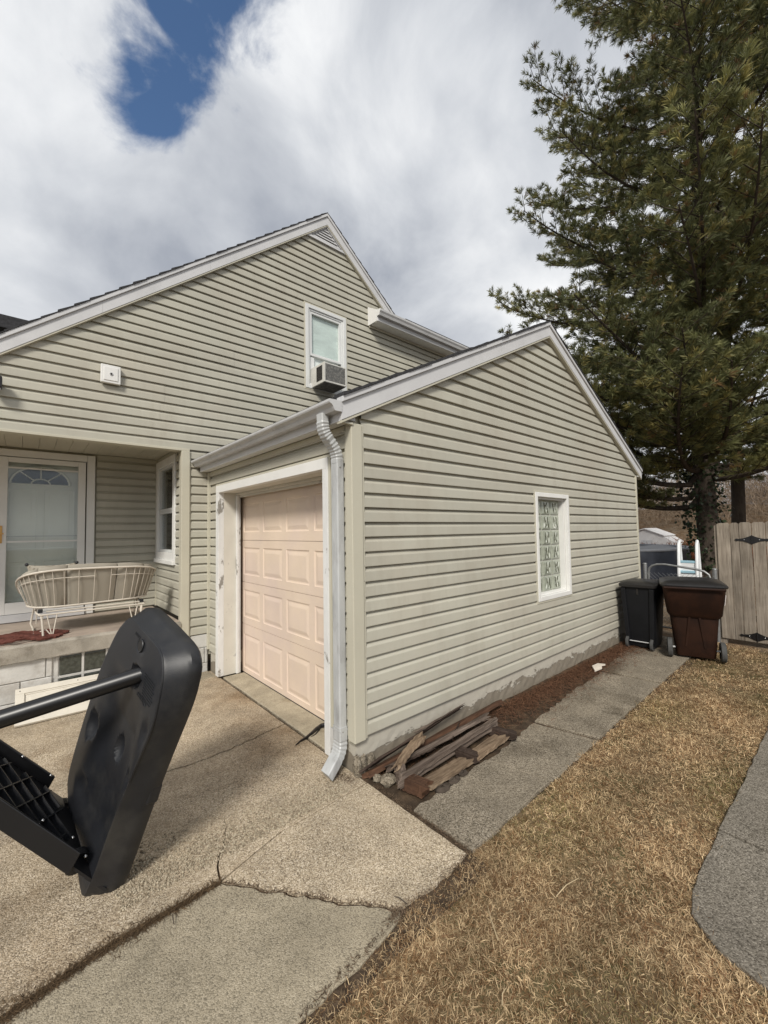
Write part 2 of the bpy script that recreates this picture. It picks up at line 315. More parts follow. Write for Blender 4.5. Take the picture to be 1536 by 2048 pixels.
def slab(name, poly, m, z=0., t=.1, tilt=None, parent=None, soft=.004):
    """Concrete slab with a slightly rounded arris."""
    n = len(poly); P = [Vector((p[0], p[1])) for p in poly]
    ar = sum(P[i].x*P[(i+1) % n].y-P[(i+1) % n].x*P[i].y for i in range(n)); sg = 1 if ar > 0 else -1
    ins = []
    for i in range(n):
        a, b, c = P[i-1], P[i], P[(i+1) % n]; d1 = (b-a).normalized(); d2 = (c-b).normalized()
        nn = Vector((-d1.y, d1.x))*sg+Vector((-d2.y, d2.x))*sg
        ins.append(b+(nn.normalized()*soft if nn.length > .2 else Vector((0, 0))))
    zf = (lambda p: z+(tilt(p.x, p.y) if tilt else 0))
    rings = [[(p.x, p.y, z-t) for p in P], [(p.x, p.y, zf(p)-soft) for p in P], [(p.x, p.y, zf(p)) for p in ins]]
    if sg < 0: rings = [r[::-1] for r in rings]
    b = MB(); b.loft(rings); return structure(b.build(name, m, parent, fix=False)) if parent is None else b.build(name, m, parent, fix=False)

structure(MB().box(-6, 1.9, 1.36, 5.62, -.2, -.016).build('slab_bed', SOIL))
# driveway: three pieces broken by a weedy joint and two cracks
J = (.794, 2.226)                                     # where joint and cracks meet
joint_l = jag([(-6, 2.10), (-.03, 2.165), (.353, 2.222), J], .010, .09, 1)
joint_r = jag([J, (1.188, 2.34), (1.862, 2.365)], .003, .12, 2)
crack_r = jag([J, (.98, 1.985), (1.20, 1.69), (1.372, 1.50)], .012, .035, 3)
crack_f = jag([(-6, 3.52), (.20, 3.52), (.83, 3.487), (1.149, 3.469), (1.499, 3.519), (1.862, 3.586)], .011, .04, 4)
slit = jag([J, (.83, 2.36), (.90, 2.45), (.935, 2.55), (.97, 2.611), (.985, 2.70)], .010, .03, 5)
def shift(pts, dx, dy): return [(x+dx, y+dy) for x, y in pts]
slit_up = [(x-.0060*(1-i/len(slit)), y) for i, (x, y) in enumerate(slit)]; slit_dn = [(x+.0060*(1-i/len(slit)), y) for i, (x, y) in enumerate(slit)][::-1][1:]
mid_poly = shift(joint_l, 0, .014)[:-1]+shift(slit_up, 0, .008)+shift(slit_dn, 0, .008)+shift(joint_r, 0, .004)[1:]+[(x, y-.0085*(1 if x > .15 else .1)) for x, y in crack_f[::-1]]
slab('driveway', mid_poly, DRIVE, 0., soft=.0025)
slab('driveway', [(x, y+.0085*(1 if x > .15 else .1)) for x, y in crack_f]+[(1.862, 5.60), (-6, 5.60)], DRIVE, 0., soft=.0025)
slab('driveway', shift(joint_l, 0, -.012)+shift(crack_r, -.006, -.004)[1:]+jag([(1.345, 1.472), (1.072, 1.424), (.772, 1.42), (-6, 1.40)], .008, .06, 6), DRIVE2, -.004)
slab('driveway', shift(joint_r, .004, -.004)+[(1.868, 2.30)]+jag([(1.868, 2.30), (1.87, 1.50)], .004, .08, 7)[1:]+jag([(1.80, 1.487), (1.60, 1.475), (1.385, 1.497)], .008, .05, 8)+shift(crack_r, .008, .004)[::-1][1:-1], DRIVE, 0.)
# sill slab under the garage door and the strip by the house
slab('door_sill_slab', jag([(1.884, 2.855), (1.884, 5.22)], .003, .1, 9)+[(2.4, 5.22), (2.4, 2.855)], APRON, .012, soft=.006)
slab('house_edge_slab', [(.9, 5.30), (1.83, 5.335), (1.83, 5.62), (.9, 5.62)], DRIVE2, .006)
structure(MB().box(1.88, 7.9, 1.50, 2.0, -.2, -.0195).build('walk_bed', SOIL))
# walk along the gable wall: five slabs, a little uneven
wj = [(1.905, 1.90), (2.78, 2.83), (3.63, 3.68), (4.55, 4.60), (5.48, 5.52), (6.42, 6.47), (7.6, 7.6)]
left_y = [1.945, 1.97, 2.05, 2.13, 2.18, 2.28, 2.3]
xs = [(1.898, 1.906), (2.735, 2.838), (3.59, 3.69), (4.56, 4.585), (5.45, 5.50), (6.50, 6.36), (7.9, 7.9)]
for i in range(6):
    (xa, xb), (xc, xd) = xs[i], xs[i+1]; g_ = .011
    poly = jag([(xa+g_, left_y[i]), (xb+g_, 1.487+.018*i)], .003, .1, 20+i)+jag([(xb+g_, 1.487+.018*i), (xd-g_, 1.505+.018*i)], .006, .08, 30+i)[1:]+jag([(xd-g_, 1.505+.018*i), (xc-g_, left_y[i+1])], .003, .1, 40+i)[1:]+jag([(xc-g_, left_y[i+1]), (xa+g_, left_y[i])], .02, .07, 50+i)[1:-1]
    slab('walkway', poly, WALK, -.004+(.004, -.006, .008, -.002, .012, .004)[i], tilt=lambda x, y: .004*math.sin(x*3))
# second walk at the right edge with a cut corner
rw = [(2.177, .10), (2.19, .307), (2.232, .461), (2.35, .585), (2.50, .615), (3.093, .618)]
slab('side_walkway', jag(rw, .006, .06, 60)+[(3.06, .10), (2.9, -.6), (2.1, -.6)], WALK2, -.002)
slab('side_walkway', jag([(3.108, .618), (3.905, .60)], .006, .08, 61)+[(3.935, .10), (3.95, -.6), (2.93, -.6), (3.075, .10)], WALK2, .004)
slab('side_walkway', jag([(3.918, .605), (5.2, .60), (6.8, .58)], .006, .1, 62)+[(6.8, -.6), (3.96, -.6), (3.948, .10)], WALK2, -.001)
# soil strip between wall and walk
V = []; F = []
for i in range(61):
    for j in range(9):
        x = 1.865+i*.1; y = 1.90+j*.075; V.append((x, y, -.0185+.0185*j/8+random.uniform(-.0055, .0055)*(.25+.75*j/8)))
for i in range(60):
    for j in range(8): a = i*9+j; F.append((a, a+9, a+10, a+1))
structure(MB().add(V, F).build('soil_bed', SOIL, fix=False))

# ------------------------------------------------------------------ house
HOUSE = thing('house', 'beige vinyl sided house with attached garage, steep gable and recessed porch', 'house', (1.845, 5.643, 0))
CZ, CH = .261, .11345
PROF = [(0, .0335), (.05, .034), (.63, .0300), (.67, .0285), (.76, .0190), (.83, .0135), (.885, .0115), (.915, .008), (1., .007)]
def prof(t):
    for (a, b), (c, d) in zip(PROF, PROF[1:]):
        if t <= c: return b+(d-b)*(t-a)/(c-a)
    return .002
def islands(m):
    """Split a course into its separate boards (at windows and lap seams)."""
    key = {}; par = list(range(len(m.f)))
    def find(i):
        while par[i] != i: par[i] = par[par[i]]; i = par[i]
        return i
    for i, f in enumerate(m.f):
        for v in f:
            k = tuple(round(c, 4) for c in m.v[v])
            if k in key: par[find(i)] = find(key[k])
            else: key[k] = i
    out = {}
    for i, f in enumerate(m.f):
        b = out.setdefault(find(i), MB()); b.add([m.v[v] for v in f], [tuple(range(len(f)))])
    return list(out.values())
def siding(part, axis, plane, zmin, zmax, left, right, holes=(), seed=0, seams=True, name='siding_course'):
    rr = random.Random(seed); k0 = math.floor((zmin-CZ)/CH+1e-4); k = k0
    P = (lambda u, z, o: (u, plane-o, z)) if axis == 'x' else (lambda u, z, o: (plane-o, u, z))
    seam = None
    while CZ+k*CH < zmax-.004:
        zk = CZ+k*CH; za = max(zk, zmin); zb = min(zk+CH, zmax)
        if (k-k0) % 2 == 0 and seams:
            ul, ur = left((za+zb)/2), right((za+zb)/2); seam = rr.uniform(ul+.3, ur-.3) if ur-ul > 2.2 else None
        br = sorted({za, zb} | {zk+t*CH for t, _ in PROF if za < zk+t*CH < zb} | {z for h in holes for z in h[2:4] if za < z < zb})
        m = MB(); wob = rr.uniform(-.0006, .0006)
        def spans(z):
            sp = [(0, 1)]; L, R = None, None
            out = [[('L', None), ('R', None)]]; zs = []
            cur = [(left(z), right(z))]
            for h in holes:
                if h[2] <= z <= h[3]:
                    nxt = []
                    for a, b in cur:
                        if h[1] <= a or h[0] >= b: nxt.append((a, b)); continue
                        if a < h[0]: nxt.append((a, h[0]))
                        if b > h[1]: nxt.append((h[1], b))
                    cur = nxt
            return cur
        first = True
        for z0, z1 in zip(br, br[1:]):
            if z1-z0 < 1e-5: continue
            e = 1e-6; s0, s1 = spans(z0+e), spans(z1-e)
            if len(s0) != len(s1): s0 = s1 = spans((z0+z1)/2)
            o0, o1 = prof((z0-zk)/CH)+wob, prof((z1-zk)/CH)+wob
            for (a0, b0), (a1, b1) in zip(s0, s1):
                if b0-a0 < .004 and b1-a1 < .004: continue
                b0 = max(b0, a0); b1 = max(b1, a1)
                cuts = [(a0, a1, b0, b1, 0.)]
                if seam and a0+.05 < seam < b0-.05: cuts = [(a0, a1, seam, seam, .0030), (seam, seam, b0, b1, 0.)]
                for c0, c1, d0, d1, ex in cuts:
                    m.add([P(c0, z0, o0+ex), P(d0, z0, o0+ex), P(d1, z1, o1+ex), P(c1, z1, o1+ex)], [(0, 1, 2, 3)])
                    if first: m.add([P(c0, z0, o0+ex), P(d0, z0, o0+ex), P(d0, z0+.001, .001), P(c0, z0+.001, .001)], [(3, 2, 1, 0)])
            first = False
        for piece in islands(m): piece.build(name, SIDING, part, fix=False)
        k += 1
def P_(name, m, mb, bevel=0., parent=None, **k): return mb.build(name, m, parent or HOUSE, bevel=bevel, **k)

XF, YG, XR, YM = 1.845, 2.4706, 7.91, 5.643
GA, GS = (4.92, 4.19), .5            # garage gable: foot of the rake boards
MA, MS = (3.733, 6.911), .83         # main gable
# --- garage gable wall (faces the camera side) with a glass-block window opening
wy0, wy1 = YG+.037, YG+.16
WX0, WX1, WZ0, WZ1 = 4.56, 5.30, .975, 2.165
gz = lambda x: GA[1]-GS*abs(x-GA[0])+.05
def gwall(x0, x1, za, zb=None):
    pts = [(x0, za), (x1, za)]
    if zb: pts += [(x1, zb), (x0, zb)]
    else:
        pts.append((x1, gz(x1)))
        if x0 < GA[0] < x1: pts.append((GA[0], gz(GA[0])))
        pts.append((x0, gz(x0)))
    return pts
b = MB(); fnY = lambda a, z, t: (a, wy0+t*(wy1-wy0), z)
for q in (gwall(XF+.02, WX0, .2), gwall(WX0, WX1, .2, WZ0), gwall(WX1, XR-.02, .2)): b.prism(q, fnY)
q = [(WX0, WZ1), (WX1, WZ1), (WX1, gz(WX1)), (GA[0], gz(GA[0])), (WX0, gz(WX0))]; b.prism(q, fnY)
GW = P_('garage_gable_wall', SIDTRIM, b)
siding(GW, 'x', YG+.034, CZ, GA[1]+.02, lambda z: max(1.935, GA[0]-(GA[1]+.02-z)/GS), lambda z: min(XR-.03, GA[0]+(GA[1]+.02-z)/GS), [(4.49, 5.37, .905, 2.228)], 11)
# --- garage door wall (faces the driveway)
b = MB(); b.box(XF+.037, XF+.16, 2.51, 2.79, .25, 2.62).box(XF+.037, XF+.16, 5.30, YM, .25, 2.62).box(XF+.037, XF+.16, 2.79, 5.30, 2.33, 2.62)
GF = P_('garage_door_wall', SIDTRIM, b)
siding(GF, 'y', XF+.034, CZ, 2.57, lambda z: 2.535, lambda z: YM-.02, [(2.745, 5.35, -1, 2.395)], 12, seams=False)
b = MB().box(XF-.004, XF+.016, 2.54, YM-.03, 2.545, 2.59); P_('frieze_strip', SIDTRIM, b, .003)
# corner posts
b = MB(); b.box(XF-.014, XF+.09, YG-.014, YG+.066, .237, 2.592); P_('corner_post', SIDTRIM, b, .006)
b = MB(); b.box(XF-.004, XF+.112, YG-.003, YG+.088, .24, 2.59); P_('corner_post_flange', SIDTRIM, b, .003)
b = MB(); b.box(XR-.035, XR+.01, YG-.008, YG+.08, .237, 2.66); P_('corner_post', SIDTRIM, b, .004)
b = MB(); b.box(XF-.022, XF+.016, YM-.034, YM+.012, .28, 2.59); P_('inside_corner_post', SIDTRIM, b, .004)
# far side and rear of the garage
b = MB().box(XR-.10, XR-.02, YG+.17, YM+4, .0, 2.66); P_('garage_rear_wall', SIDTRIM, b)
# --- foundation of the garage with peeling paint
def peel_mat():
    m = bpy.data.materials.new('peeling_foundation'); m.use_nodes = True; t = m.node_tree; bs = t.nodes['Principled BSDF']; L = t.links.new; N = lambda ty: t.nodes.new(ty)
    g = N('ShaderNodeNewGeometry'); sp = N('ShaderNodeSeparateXYZ'); L(g.outputs['Position'], sp.inputs[0])
    n = N('ShaderNodeTexNoise'); n.inputs['Scale'].default_value = 5; n.inputs['Detail'].default_value = 10; n.inputs['Roughness'].default_value = .7; mp = N('ShaderNodeMapping'); mp.inputs['Scale'].default_value = (1, 1, 2.4); L(g.outputs['Position'], mp.inputs[0]); L(mp.outputs[0], n.inputs['Vector'])
    a = N('ShaderNodeMath'); a.operation = 'MULTIPLY_ADD'; a.inputs[1].default_value = .36; L(n.outputs['Fac'], a.inputs[0]); L(sp.outputs[2], a.inputs[2])
    r = N('ShaderNodeMapRange'); r.inputs[1].default_value = .300; r.inputs[2].default_value = .305; L(a.outputs[0], r.inputs[0])
    n2 = N('ShaderNodeTexNoise'); n2.inputs['Scale'].default_value = 18; n2.inputs['Detail'].default_value = 6; L(g.outputs['Position'], n2.inputs['Vector'])
    c1 = N('ShaderNodeMix'); c1.data_type = 'RGBA'; c1.inputs[6].default_value = (.17, .145, .11, 1); c1.inputs[7].default_value = (.27, .235, .185, 1); L(n2.outputs['Fac'], c1.inputs[0])
    c2 = N('ShaderNodeMix'); c2.data_type = 'RGBA'; c2.inputs[6].default_value = (.40, .37, .31, 1); c2.inputs[7].default_value = (.51, .48, .41, 1); L(n2.outputs['Fac'], c2.inputs[0])
    mx = N('ShaderNodeMix'); mx.data_type = 'RGBA'; L(r.outputs[0], mx.inputs[0]); L(c1.outputs[2], mx.inputs[6]); L(c2.outputs[2], mx.inputs[7]); L(mx.outputs[2], bs.inputs['Base Color'])
    bs.inputs['Roughness'].default_value = .85
    ad = N('ShaderNodeMath'); ad.operation = 'MULTIPLY_ADD'; ad.inputs[1].default_value = .5; L(n2.outputs['Fac'], ad.inputs[0]); L(r.outputs[0], ad.inputs[2])
    bp = N('ShaderNodeBump'); bp.inputs['Strength'].default_value = .8; bp.inputs['Distance'].default_value = .004; L(ad.outputs[0], bp.inputs['Height']); L(bp.outputs[0], bs.inputs['Normal'])
    return m
FPEEL = peel_mat()
V = []; F = []; nn = 90
for i in range(nn+1):
    for j in range(7):
        x = XF+.055+i*(XR-.03-XF-.055)/nn; z = -.08+j*.06; rough = .004 if z < .14 else .0015
        V.append((x, YG+.028+random.uniform(-rough, rough)*(1 if 0 < i < nn else .3), z))
for i in range(nn):
    for j in range(6): a = i*7+j; F.append((a, a+7, a+8, a+1))
b = MB().add(V, F); b.box(XF+.055, XR-.03, YG+.04, YG+.3, -.1, .275)
FW = P_('garage_foundation', FPEEL, b, smooth=False, fix=False)
b = MB().box(XF+.03, XF+.3, YG+.03, 2.80, -.1, .275).box(XF+.03, XF+.3, 5.30, YM, -.1, .275); P_('garage_foundation', FPEEL, b)
# crumbling corner stones
rr = random.Random(5)
for (cx, cy, cz, sx, sy, sz) in ((1.862, 2.478, .055, .035, .045, .085), (1.925, 2.485, .045, .036, .022, .09), (1.895, 2.47, .01, .045, .04, .045), (2.0, 2.488, .04, .04, .02, .07)):
    b = MB(); b.sphere((0, 0, 0), 1, 9, 6); b.v = [(cx+x*sx*rr.uniform(.75, 1.2), cy+y*sy*rr.uniform(.75, 1.2), cz+z*sz*rr.uniform(.8, 1.15)) for x, y, z in b.v]; P_('broken_stone', WALK, b)

# --- garage roof, rakes, gutter
def rake(name, apex, slope, x_end, plane, sgn, over=.03, hb=.125, ht=.05, hs=.018, mat1=ALU, dmat=ALU, seams=()):
    """Rake board along a gable: flat fascia, projecting drip edge and the ragged shingle edge above."""
    L = abs(x_end-apex[0]); zz = lambda x: apex[1]-slope*abs(x-apex[0])
    def strip(y0, y1, h0, h1):
        return MB().prism([(apex[0], zz(apex[0])+h0), (x_end, zz(x_end)+h0), (x_end, zz(x_end)+h1), (apex[0], zz(apex[0])+h1)], lambda a, c, t: (a, y0+t*(y1-y0), c))
    r = P_(name, mat1, strip(plane-over, plane+.02, -.004, hb), .002)
    strip(plane-over-.018, plane+.02, hb+.001, hb+ht).build('drip_edge', dmat, r, bevel=.004)
    strip(plane-over+.004, plane+.02, -.026, -.006).build('rake_molding', SIDTRIM, r, bevel=.002)
    # shingle courses seen on edge
    b = MB(); s = 0; rr = random.Random(int(x_end*100)); cx = math.sqrt(1+slope*slope)
    while s < L:
        l = .14; e1 = min(L, s+l); lift = rr.uniform(.004, .012)
        xa, xb = apex[0]+sgn*s, apex[0]+sgn*e1; y0 = plane-over-.018-rr.uniform(.004, .014)
        b.prism([(xa, zz(xa)+hb+ht+.001), (xb, zz(xb)+hb+ht+.001), (xb, zz(xb)+hb+ht+hs+lift), (xa, zz(xa)+hb+ht+hs*.5)], lambda a, c, t, y0=y0: (a, y0+t*(plane+.05-y0), c)); s += l
    b.build('shingle_edge', SHINGLE, r)
    for sx in seams:
        x = apex[0]+sgn*sx; MB().prism([(x, zz(x)+.002), (x+.003, zz(x+.003)+.002), (x+.003, zz(x+.003)+hb-.002), (x, zz(x)+hb-.002)], lambda a, c, t: (a, plane-over-.0012+t*.002, c)).build('fascia_seam', GUTTER, r)
    return r
rake('rake_board', GA, GS, 1.725, YG, -1, .045, .125, .045, seams=(1.1,))
rake('rake_board', GA, GS, 8.06, YG, 1, .045, .105, .04, seams=())
def roof(name, apex, slope, xl, xr, y0, y1, lift):
    r = None
    for sg, xe in ((-1, xl), (1, xr)):
        b = MB(); L = abs(xe-apex[0]); s = 0; l = .15
        z = lambda x: apex[1]-slope*abs(x-apex[0])+lift
        while s < L:
            e1 = min(L, s+l); xa, xb = apex[0]+sg*s, apex[0]+sg*e1
            b.prism([(xa, z(xa)-.03), (xb, z(xb)-.03), (xb, z(xb)+.012), (xa, z(xa)+.002)], lambda a, c, t: (a, y0+t*(y1-y0), c)); s += l
        r = P_(name, SHINGLE, b)
roof('garage_roof', GA, GS, 1.66, 8.08, YG+.055, YM+.02, .18)
roof('main_roof', MA, MS, -1.75, 8.6, YM+.055, 15.2, .195)
b = MB()   # K-style gutter swept along the eave
gp = [(1.722, 2.725), (1.722, 2.645), (1.662, 2.645), (1.652, 2.66), (1.646, 2.675), (1.632, 2.688), (1.618, 2.695), (1.613, 2.705), (1.613, 2.722), (1.622, 2.722), (1.622, 2.707), (1.640, 2.695), (1.655, 2.678), (1.664, 2.651), (1.716, 2.651), (1.716, 2.725)]
b.prism(gp, lambda a, c, t: (a, 2.425+t*(5.62-2.425), c)); GUT = P_('gutter', GUTTER, b)
cap = gp[:9]
b = MB().prism(cap, lambda a, c, t: (a, 2.418+t*.006, c)); b.build('end_cap', GUTTER, GUT)
b = MB().prism(cap, lambda a, c, t: (a, 5.621+t*.006, c)); b.build('end_cap', GUTTER, GUT)
for y in (3.35, 4.1, 4.9):
    MB().prism([(p[0]-(.0012 if i < 9 else 0), p[1]) for i, p in enumerate(gp[:9])], lambda a, c, t: (a-.0008, y+t*.003, c)).build('gutter_joint', GUTTER, GUT)
b = MB().box(1.7225, 1.742, YG-.02, YM-.03, 2.583, 2.75); P_('fascia_board', ALU, b, .003)
b = MB()
for i in range(26):
    y = YG+.01+i*.122; b.box(1.743, XF-.006, y+.0015, y+.1205, 2.594, 2.604)
P_('soffit', WHITE, b, .0)
b = MB().box(1.742, XF+.02, YG-.02, YM-.03, 2.606, 2.63); P_('soffit_backing', GUTTER, b)
b = MB().box(1.735, XF+.0, YG-.024, YG+.0, 2.574, 2.59); P_('soffit_return', SIDTRIM, b, .002)
# rear eave end that shows past the gable
b = MB().prism([(7.925, 2.64), (8.04, 2.63), (8.06, 2.66), (8.065, 2.735), (7.93, 2.80)], lambda a, c, t: (a, YG-.03+t*3.2, c)); P_('rear_eave_box', WHITE, b)

# --- downspout: rectangular pipe with crimped elbows
def sweep(path, w, d, crimp=None):
    """w along Y, d in the XZ plane of the path"""
    rings = []
    for i, (x, y, z) in enumerate(path):
        a = Vector(path[max(0, i-1)]); c = Vector(path[min(len(path)-1, i+1)]); t = (c-a).normalized()
        s = 1+(crimp[i] if crimp else 0); nrm = Vector((t.z, 0, -t.x)).normalized(); side = Vector((0, 1, 0))
        p = Vector((x, y, z)); hw, hd = w/2*s, d/2*s; r = .008
        rings.append([p+side*u+nrm*v for u, v in ((-hw+r, -hd), (hw-r, -hd), (hw, -hd+r), (hw, hd-r), (hw-r, hd), (-hw+r, hd), (-hw, hd-r), (-hw, -hd+r))])
    return rings
def bez(p0, p1, p2, n): return [tuple((1-t)**2*np.array(p0)+2*t*(1-t)*np.array(p1)+t*t*np.array(p2)) for t in np.linspace(0, 1, n)]
yp = 2.612
path = [(1.668, yp-.02, 2.655)]+bez((1.668, yp-.02, 2.60), (1.668, yp-.015, 2.53), (1.715, yp-.01, 2.485), 12)+bez((1.735, yp-.005, 2.465), (1.802, yp, 2.405), (1.808, yp, 2.33), 12)+[(1.808, yp, 2.30)]
cr1 = [0]+[(.05 if i % 2 else -.05) for i in range(12)]+[(.05 if i % 2 else -.05) for i in range(12)]+[.03]
DS = P_('downspout', PIPE, MB().loft(sweep([(1.81, yp, 2.31), (1.81, yp, 1.2), (1.81, yp, .305)], .088, .066)))
MB().loft(sweep(path, .085, .064, cr1)).build('elbow', PIPE, DS)
path = [(1.81, yp, .33), (1.81, yp, .235)]+bez((1.81, yp, .225), (1.808, yp-.005, .155), (1.755, yp-.02, .115), 10)+[(1.655, yp-.05, .045)]
MB().loft(sweep(path, .095, .070, [.04, .04]+[(.05 if i % 2 else -.03) for i in range(10)]+[.02])).build('outlet_elbow', PIPE, DS)
for y in (yp-.024, yp, yp+.024): MB().box(1.7735, 1.779, y-.004, y+.004, .34, 2.29).build('flute', PIPE, DS)
MB().box(1.772, 1.85, yp-.048, yp+.048, .30, .312).build('strap', PIPE, DS)
for (y, z) in ((yp-.044, .30), (yp-.044, 2.27)): MB().sphere((1.80, y-.004, z), .006, 8, 5).build('screw', SCREW, DS)

# --- garage door opening
b = MB(); b.box(XF-.020, XF+.05, 5.235, 5.325, .02, 2.375); T1 = P_('door_casing', PEEL, b, .003)
b = MB(); b.box(XF-.020, XF+.05, 2.775, 2.852, .03, 2.375); P_('door_casing', PEEL, b, .003)
b = MB(); b.box(XF-.021, XF+.05, 2.776, 5.324, 2.288, 2.377); P_('head_casing', WHITE, b, .003)
b = MB(); b.box(XF-.012, XF+.012, 5.326, 5.352, .06, 2.40).box(XF-.012, XF+.012, 2.748, 2.774, .26, 2.40).box(XF-.013, XF+.012, 2.749, 5.351, 2.378, 2.40); P_('door_channel', SIDTRIM, b, .002)
b = MB().box(XF+.05, 2.10, 5.236, 5.30, .02, 2.32); P_('door_jamb', CREAM, b, .002)
b = MB().box(XF+.05, 2.10, 2.79, 2.850, .02, 2.32); P_('door_jamb', CREAM, b, .002)
b = MB().box(XF+.051, 2.10, 2.851, 5.235, 2.289, 2.33); P_('head_jamb', CREAM, b, .002)
b = MB().box(2.045, 2.075, 5.205, 5.2345, .02, 2.287).box(2.080, 2.098, 5.215, 5.2345, .02, 2.287); P_('door_stop', PEEL, b, .002)
b = MB().box(2.045, 2.075, 2.853, 5.204, 2.262, 2.2875).box(2.080, 2.098, 2.853, 5.214, 2.235, 2.2875); P_('door_stop', CREAM, b, .002)
GD = P_('garage_door', DOORP, MB().box(2.172, 2.20, 2.80, 5.33, .014, 2.32))
zs = [.016, .624, 1.154, 1.687, 2.30]; pz = [(.075, .50), (.712, 1.058), (1.248, 1.595), (1.79, 2.15)]
cols = [(5.238-.575*i, 4.762-.575*i) for i in range(4)]
for k in range(4):
    b = MB(); X0 = 2.150; z0, z1 = zs[k]+.0025, zs[k+1]-.0025
    ys = sorted([2.82, 5.325]+[v for c in cols for v in c]); p0, p1 = pz[k]
    zr = [z0, p0, p1, z1]
    for i in range(len(ys)-1):
        for j in range(3):
            is_panel = (i % 2 == 1) and j == 1
            y0, y1, za, zb = ys[i], ys[i+1], zr[j], zr[j+1]
            if not is_panel:
                b.add([(X0, y0, za), (X0, y1, za), (X0, y1, zb), (X0, y0, zb)], [(0, 3, 2, 1)])
            else:
                lv = [(0, 0), (.006, .007), (.020, .009), (.055, .001), (.062, 0)]
                rg = [[(X0+d, y0+m_, za+m_), (X0+d, y1-m_, za+m_), (X0+d, y1-m_, zb-m_), (X0+d, y0+m_, zb-m_)] for m_, d in lv]
                b.loft(rg, cap=False); b.add(rg[-1], [(0, 3, 2, 1)])
    b.add([(X0, 2.82, z0), (X0, 5.325, z0), (X0+.022, 5.325, z0-.002), (X0+.022, 2.82, z0-.002)], [(0, 1, 2, 3)])
    b.add([(X0, 2.82, z1), (X0, 5.325, z1), (X0+.022, 5.325, z1+.002), (X0+.022, 2.82, z1+.002)], [(3, 2, 1, 0)])
    b.build('door_section', DOORP, GD)
MB().box(2.145, 2.19, 2.82, 5.325, .003, .0155).build('bottom_seal', BLACKP, GD)
b = MB().box(2.20, 2.6, 2.6, 5.6, -.05, -.01); P_('garage_floor', APRON, b)

# --- main gable wall
ml = lambda z: max(-1.62, MA[0]-(MA[1]+.02-z)/MS)
mr_ = lambda z: MA[0]+(MA[1]+.02-z)/MS
b = MB(); fn = lambda a, z, t: (a, YM+.037+t*.12, z)
mz = lambda x: MA[1]-MS*abs(x-MA[0])+.05
AX0, AX1, AZ0, AZ1 = 3.37, 4.07, 4.12, 5.40
b.prism([(-1.15, 2.86), (AX0, 2.86), (AX0, mz(AX0)), (-1.15, mz(-1.15))], fn)
b.prism([(AX0, 2.846), (AX1, 2.846), (AX1, AZ0), (AX0, AZ0)], fn); b.prism([(AX0, AZ1), (AX1, AZ1), (AX1, mz(AX1)), (MA[0], mz(MA[0])), (AX0, mz(AX0))], fn)
b.prism([(AX1, 2.846), (5.2, 2.846), (5.2, mz(5.2)), (AX1, mz(AX1))], fn); b.prism([(5.2, 2.846), (11, 2.846), (11, 5.55), (5.2, 5.55)], fn)
b.prism([(1.605, .2), (3.2, .2), (3.2, 2.846), (1.605, 2.846)], fn)
MW = P_('main_gable_wall', SIDTRIM, b)
roofline = lambda x: GA[1]-GS*abs(x-GA[0])
zlow = 2.87
holes = [(3.305, 4.135, 4.055, 5.46), (3.35, 4.12, 6.585, 7.2)]
siding(MW, 'x', YM+.034, zlow, 5.47, ml, lambda z: 11., holes, 13)
siding(MW, 'x', YM+.034, 5.47, 6.60, ml, lambda z: mr_(z) if z > 5.9 else max(4.78, mr_(5.9)) if z > 5.52 else 11., holes, 14)
siding(MW, 'x', YM+.034, .475, zlow, lambda z: 1.585, lambda z: XF-.02, (), 15, seams=False)
# gable vent
GV = P_('gable_vent', GUTTER, MB().prism([(3.35, 6.588), (4.116, 6.588), (3.733, 6.90)], lambda a, c, t: (a, YM-.004+t*.02, c)))
GVf = lambda p, q, w: None
vz = [6.615+i*.045 for i in range(6)]
for z in vz:
    hw = (6.885-z-.02)/MS-.035
    if hw > .03: MB().add([(3.733-hw, YM-.005, z+.032), (3.733+hw, YM-.005, z+.032), (3.733+hw, YM-.022, z), (3.733-hw, YM-.022, z), (3.733-hw, YM-.018, z+.002), (3.733+hw, YM-.018, z+.002)], [(0, 1, 2, 3), (3, 2, 5, 4)]).build('louver', ALU, GV)
for p, q in (((3.34, 6.588), (3.733, 6.912)), ((4.126, 6.588), (3.733, 6.912))):
    a, c = Vector((p[0], 0, p[1])), Vector((q[0], 0, q[1])); d = (c-a).normalized(); nrm = Vector((-d.z, 0, d.x))
    if nrm.z > 0: nrm = -nrm
    MB().obox((a+c)/2+Vector((0, YM-.014, 0))+nrm*.018, (c-a)/2, Vector((0, .014, 0)), nrm*.016).build('vent_frame', ALU, GV)
MB().box(3.34, 4.126, YM-.027, YM, 6.575, 6.608).build('vent_frame', ALU, GV)
rake('rake_board', MA, MS, -1.75, YM, -1, .045, .135, .055, seams=(1.9, 3.1))
rake('rake_board', MA, MS, 5.24, YM, 1, .045, .125, .05)
